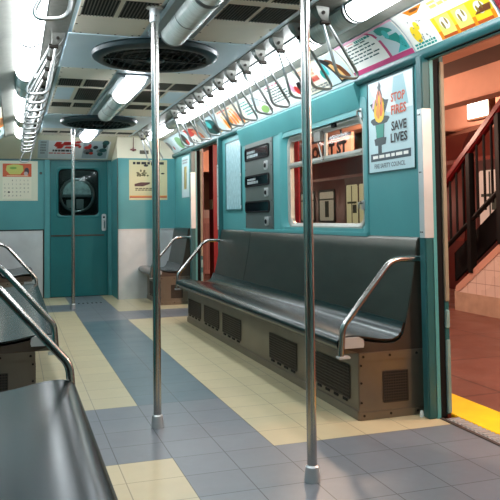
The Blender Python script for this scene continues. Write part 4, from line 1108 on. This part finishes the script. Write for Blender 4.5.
opp_car(8.6, 17.5, 'maroon train with lit windows across the platform, through the car window', emit('lit_car_window', (150, 176, 146), .16), emit('lit_car_door_window', (204, 204, 136), .30))
opp_car(-3.0, 8.4, 'maroon train car standing behind the iron staircase', mat('dark_car_window', (30, 34, 32), .15), emit('dim_car_door_window', (120, 100, 70), .10))

# station lamps: bowls with warm bulbs
def lamp(x, y, z, label, power, col=(1.0, .66, .50), rad=.08):
    t = thing('station_lamp', label, 'lamp', (x, y, z), 'warm station lamps')
    bm = B(); add_tube(bm, [(x, y, z + .10), (x, y, z + .28)], .012, 8); obj('stem', bm, IRON, t)
    bm = B(); add_lathe(bm, [(.03, .10), (.10, .07), (.15, .0), (.145, -.002), (.095, .06), (.03, .09)], x, y, 24, z); obj('shade', bm, IRON, t)
    bm = B(); add_lathe(bm, [(0, -.05), (.035, -.035), (.05, 0), (.035, .04), (0, .06)], x, y, 16, z - .02); obj('bulb', bm, emit('warm_bulb', (255, 190, 150), 18), t)
    l = bpy.data.lights.new('station_lamp_light', 'POINT'); l.energy = power; l.color = col; l.shadow_soft_size = rad
    o = bpy.data.objects.new('station_lamp_light', l); o.location = (x, y, z - .14); COL.objects.link(o); o.parent = t; o.location = (0, 0, -.14)
P_ = 70
lamp(3.90, 2.62, 2.20, 'warm hanging lamp on the platform straight across from the near open door', P_ * 2.6)
lamp(2.74, 1.05, 2.22, 'added warm lamp, unseen, close to the train side before the near open door', P_ * 1.5)  # unseen extra lamp, added to warm the bench end through the door
lamp(2.72, 6.0, 2.22, 'extra warm lamp added out of sight just outside the car window', P_ * 1.1)  # put in out of view to brighten the red column and beam faces
lamp(3.90, 7.85, 2.30, 'warm hanging lamp on the platform straight across from the second open door', P_ * 1.4)
lamp(3.85, 13.5, 2.27, 'warm hanging lamp in mid platform between the red columns', P_ * .5)
lamp(3.85, 18.5, 2.27, 'distant warm hanging lamp at the far end of the platform', P_ * .5)
lamp(7.6, 8.5, 2.75, 'warm hanging lamp over the far track behind the staircase', P_ * 1.2)
t = thing('added_gangway_light', 'small light added in the gangway to brighten the ring behind the end door window', 'lamp', (.868, 10.30, 2.02))  # added light, makes the ring show through the door window
bm = B(); add_lathe(bm, [(0, .02), (.05, .02), (.05, -.01), (0, -.03)], .868, 10.30, 16, 2.02); obj('lens', bm, emit('added_gangway_glow', (220, 240, 240), 90), t)
bm = B(); add_box(bm, .80, .94, 10.24, 10.36, 2.04, 2.39, .004); obj('mount', bm, DARK, t)
t = thing('light_box', 'bright white glowing light box on the station wall, high beyond the staircase', 'light box', (6.05, 8.1, 2.6))
bm = B(); add_box(bm, 6.02, 6.12, 7.84, 8.34, 2.36, 2.70, .006); obj('casing', bm, ink(200, 150, 120), t)
bm = B(); add_box(bm, 6.005, 6.02, 7.87, 8.31, 2.39, 2.67, .004); obj('glowing_face', bm, emit('light_box_face', (255, 244, 226), 4), t)
bm = B(); add_box(bm, 6.06, 6.10, 8.05, 8.12, 2.70, 3.10, .004); obj('hanger', bm, IRON, t)

# ================================================================== world, camera, view
w = bpy.data.worlds.new('World'); SC.world = w; w.use_nodes = True
w.node_tree.nodes['Background'].inputs[0].default_value = (.01, .008, .007, 1); w.node_tree.nodes['Background'].inputs[1].default_value = 1.0

F_, YAW, PIT, ROL, PCX, PCY = 703.74, .319343, .044384, -.012855, 246.67, 186.92
fw = Vector((math.sin(YAW) * math.cos(PIT), math.cos(YAW) * math.cos(PIT), math.sin(PIT)))
r0 = Vector((math.cos(YAW), -math.sin(YAW), 0)); u0 = r0.cross(fw)
r = r0 * math.cos(ROL) + u0 * math.sin(ROL); u = -r0 * math.sin(ROL) + u0 * math.cos(ROL)
cam = bpy.data.cameras.new('Camera'); co = bpy.data.objects.new('Camera', cam); COL.objects.link(co)
cam.sensor_width = 36; cam.lens = F_ / 500 * 36
cam.shift_x = (250 - PCX) / 500; cam.shift_y = -(250 - PCY) / 500
cam.clip_start = .02; cam.clip_end = 100
M = Matrix((r, u, -fw)).transposed().to_4x4(); M.translation = (0, 0, 1.05)
co.matrix_world = M
SC.camera = co
vs_ = SC.view_settings
vs_.view_transform = 'Standard'; vs_.look = 'None'; vs_.gamma = 1.0; vs_.use_curve_mapping = False
vs_.exposure = 0.32
SC.cycles.max_bounces = 8; SC.cycles.use_denoising = True
SC.cycles.sample_clamp_indirect = 6.0
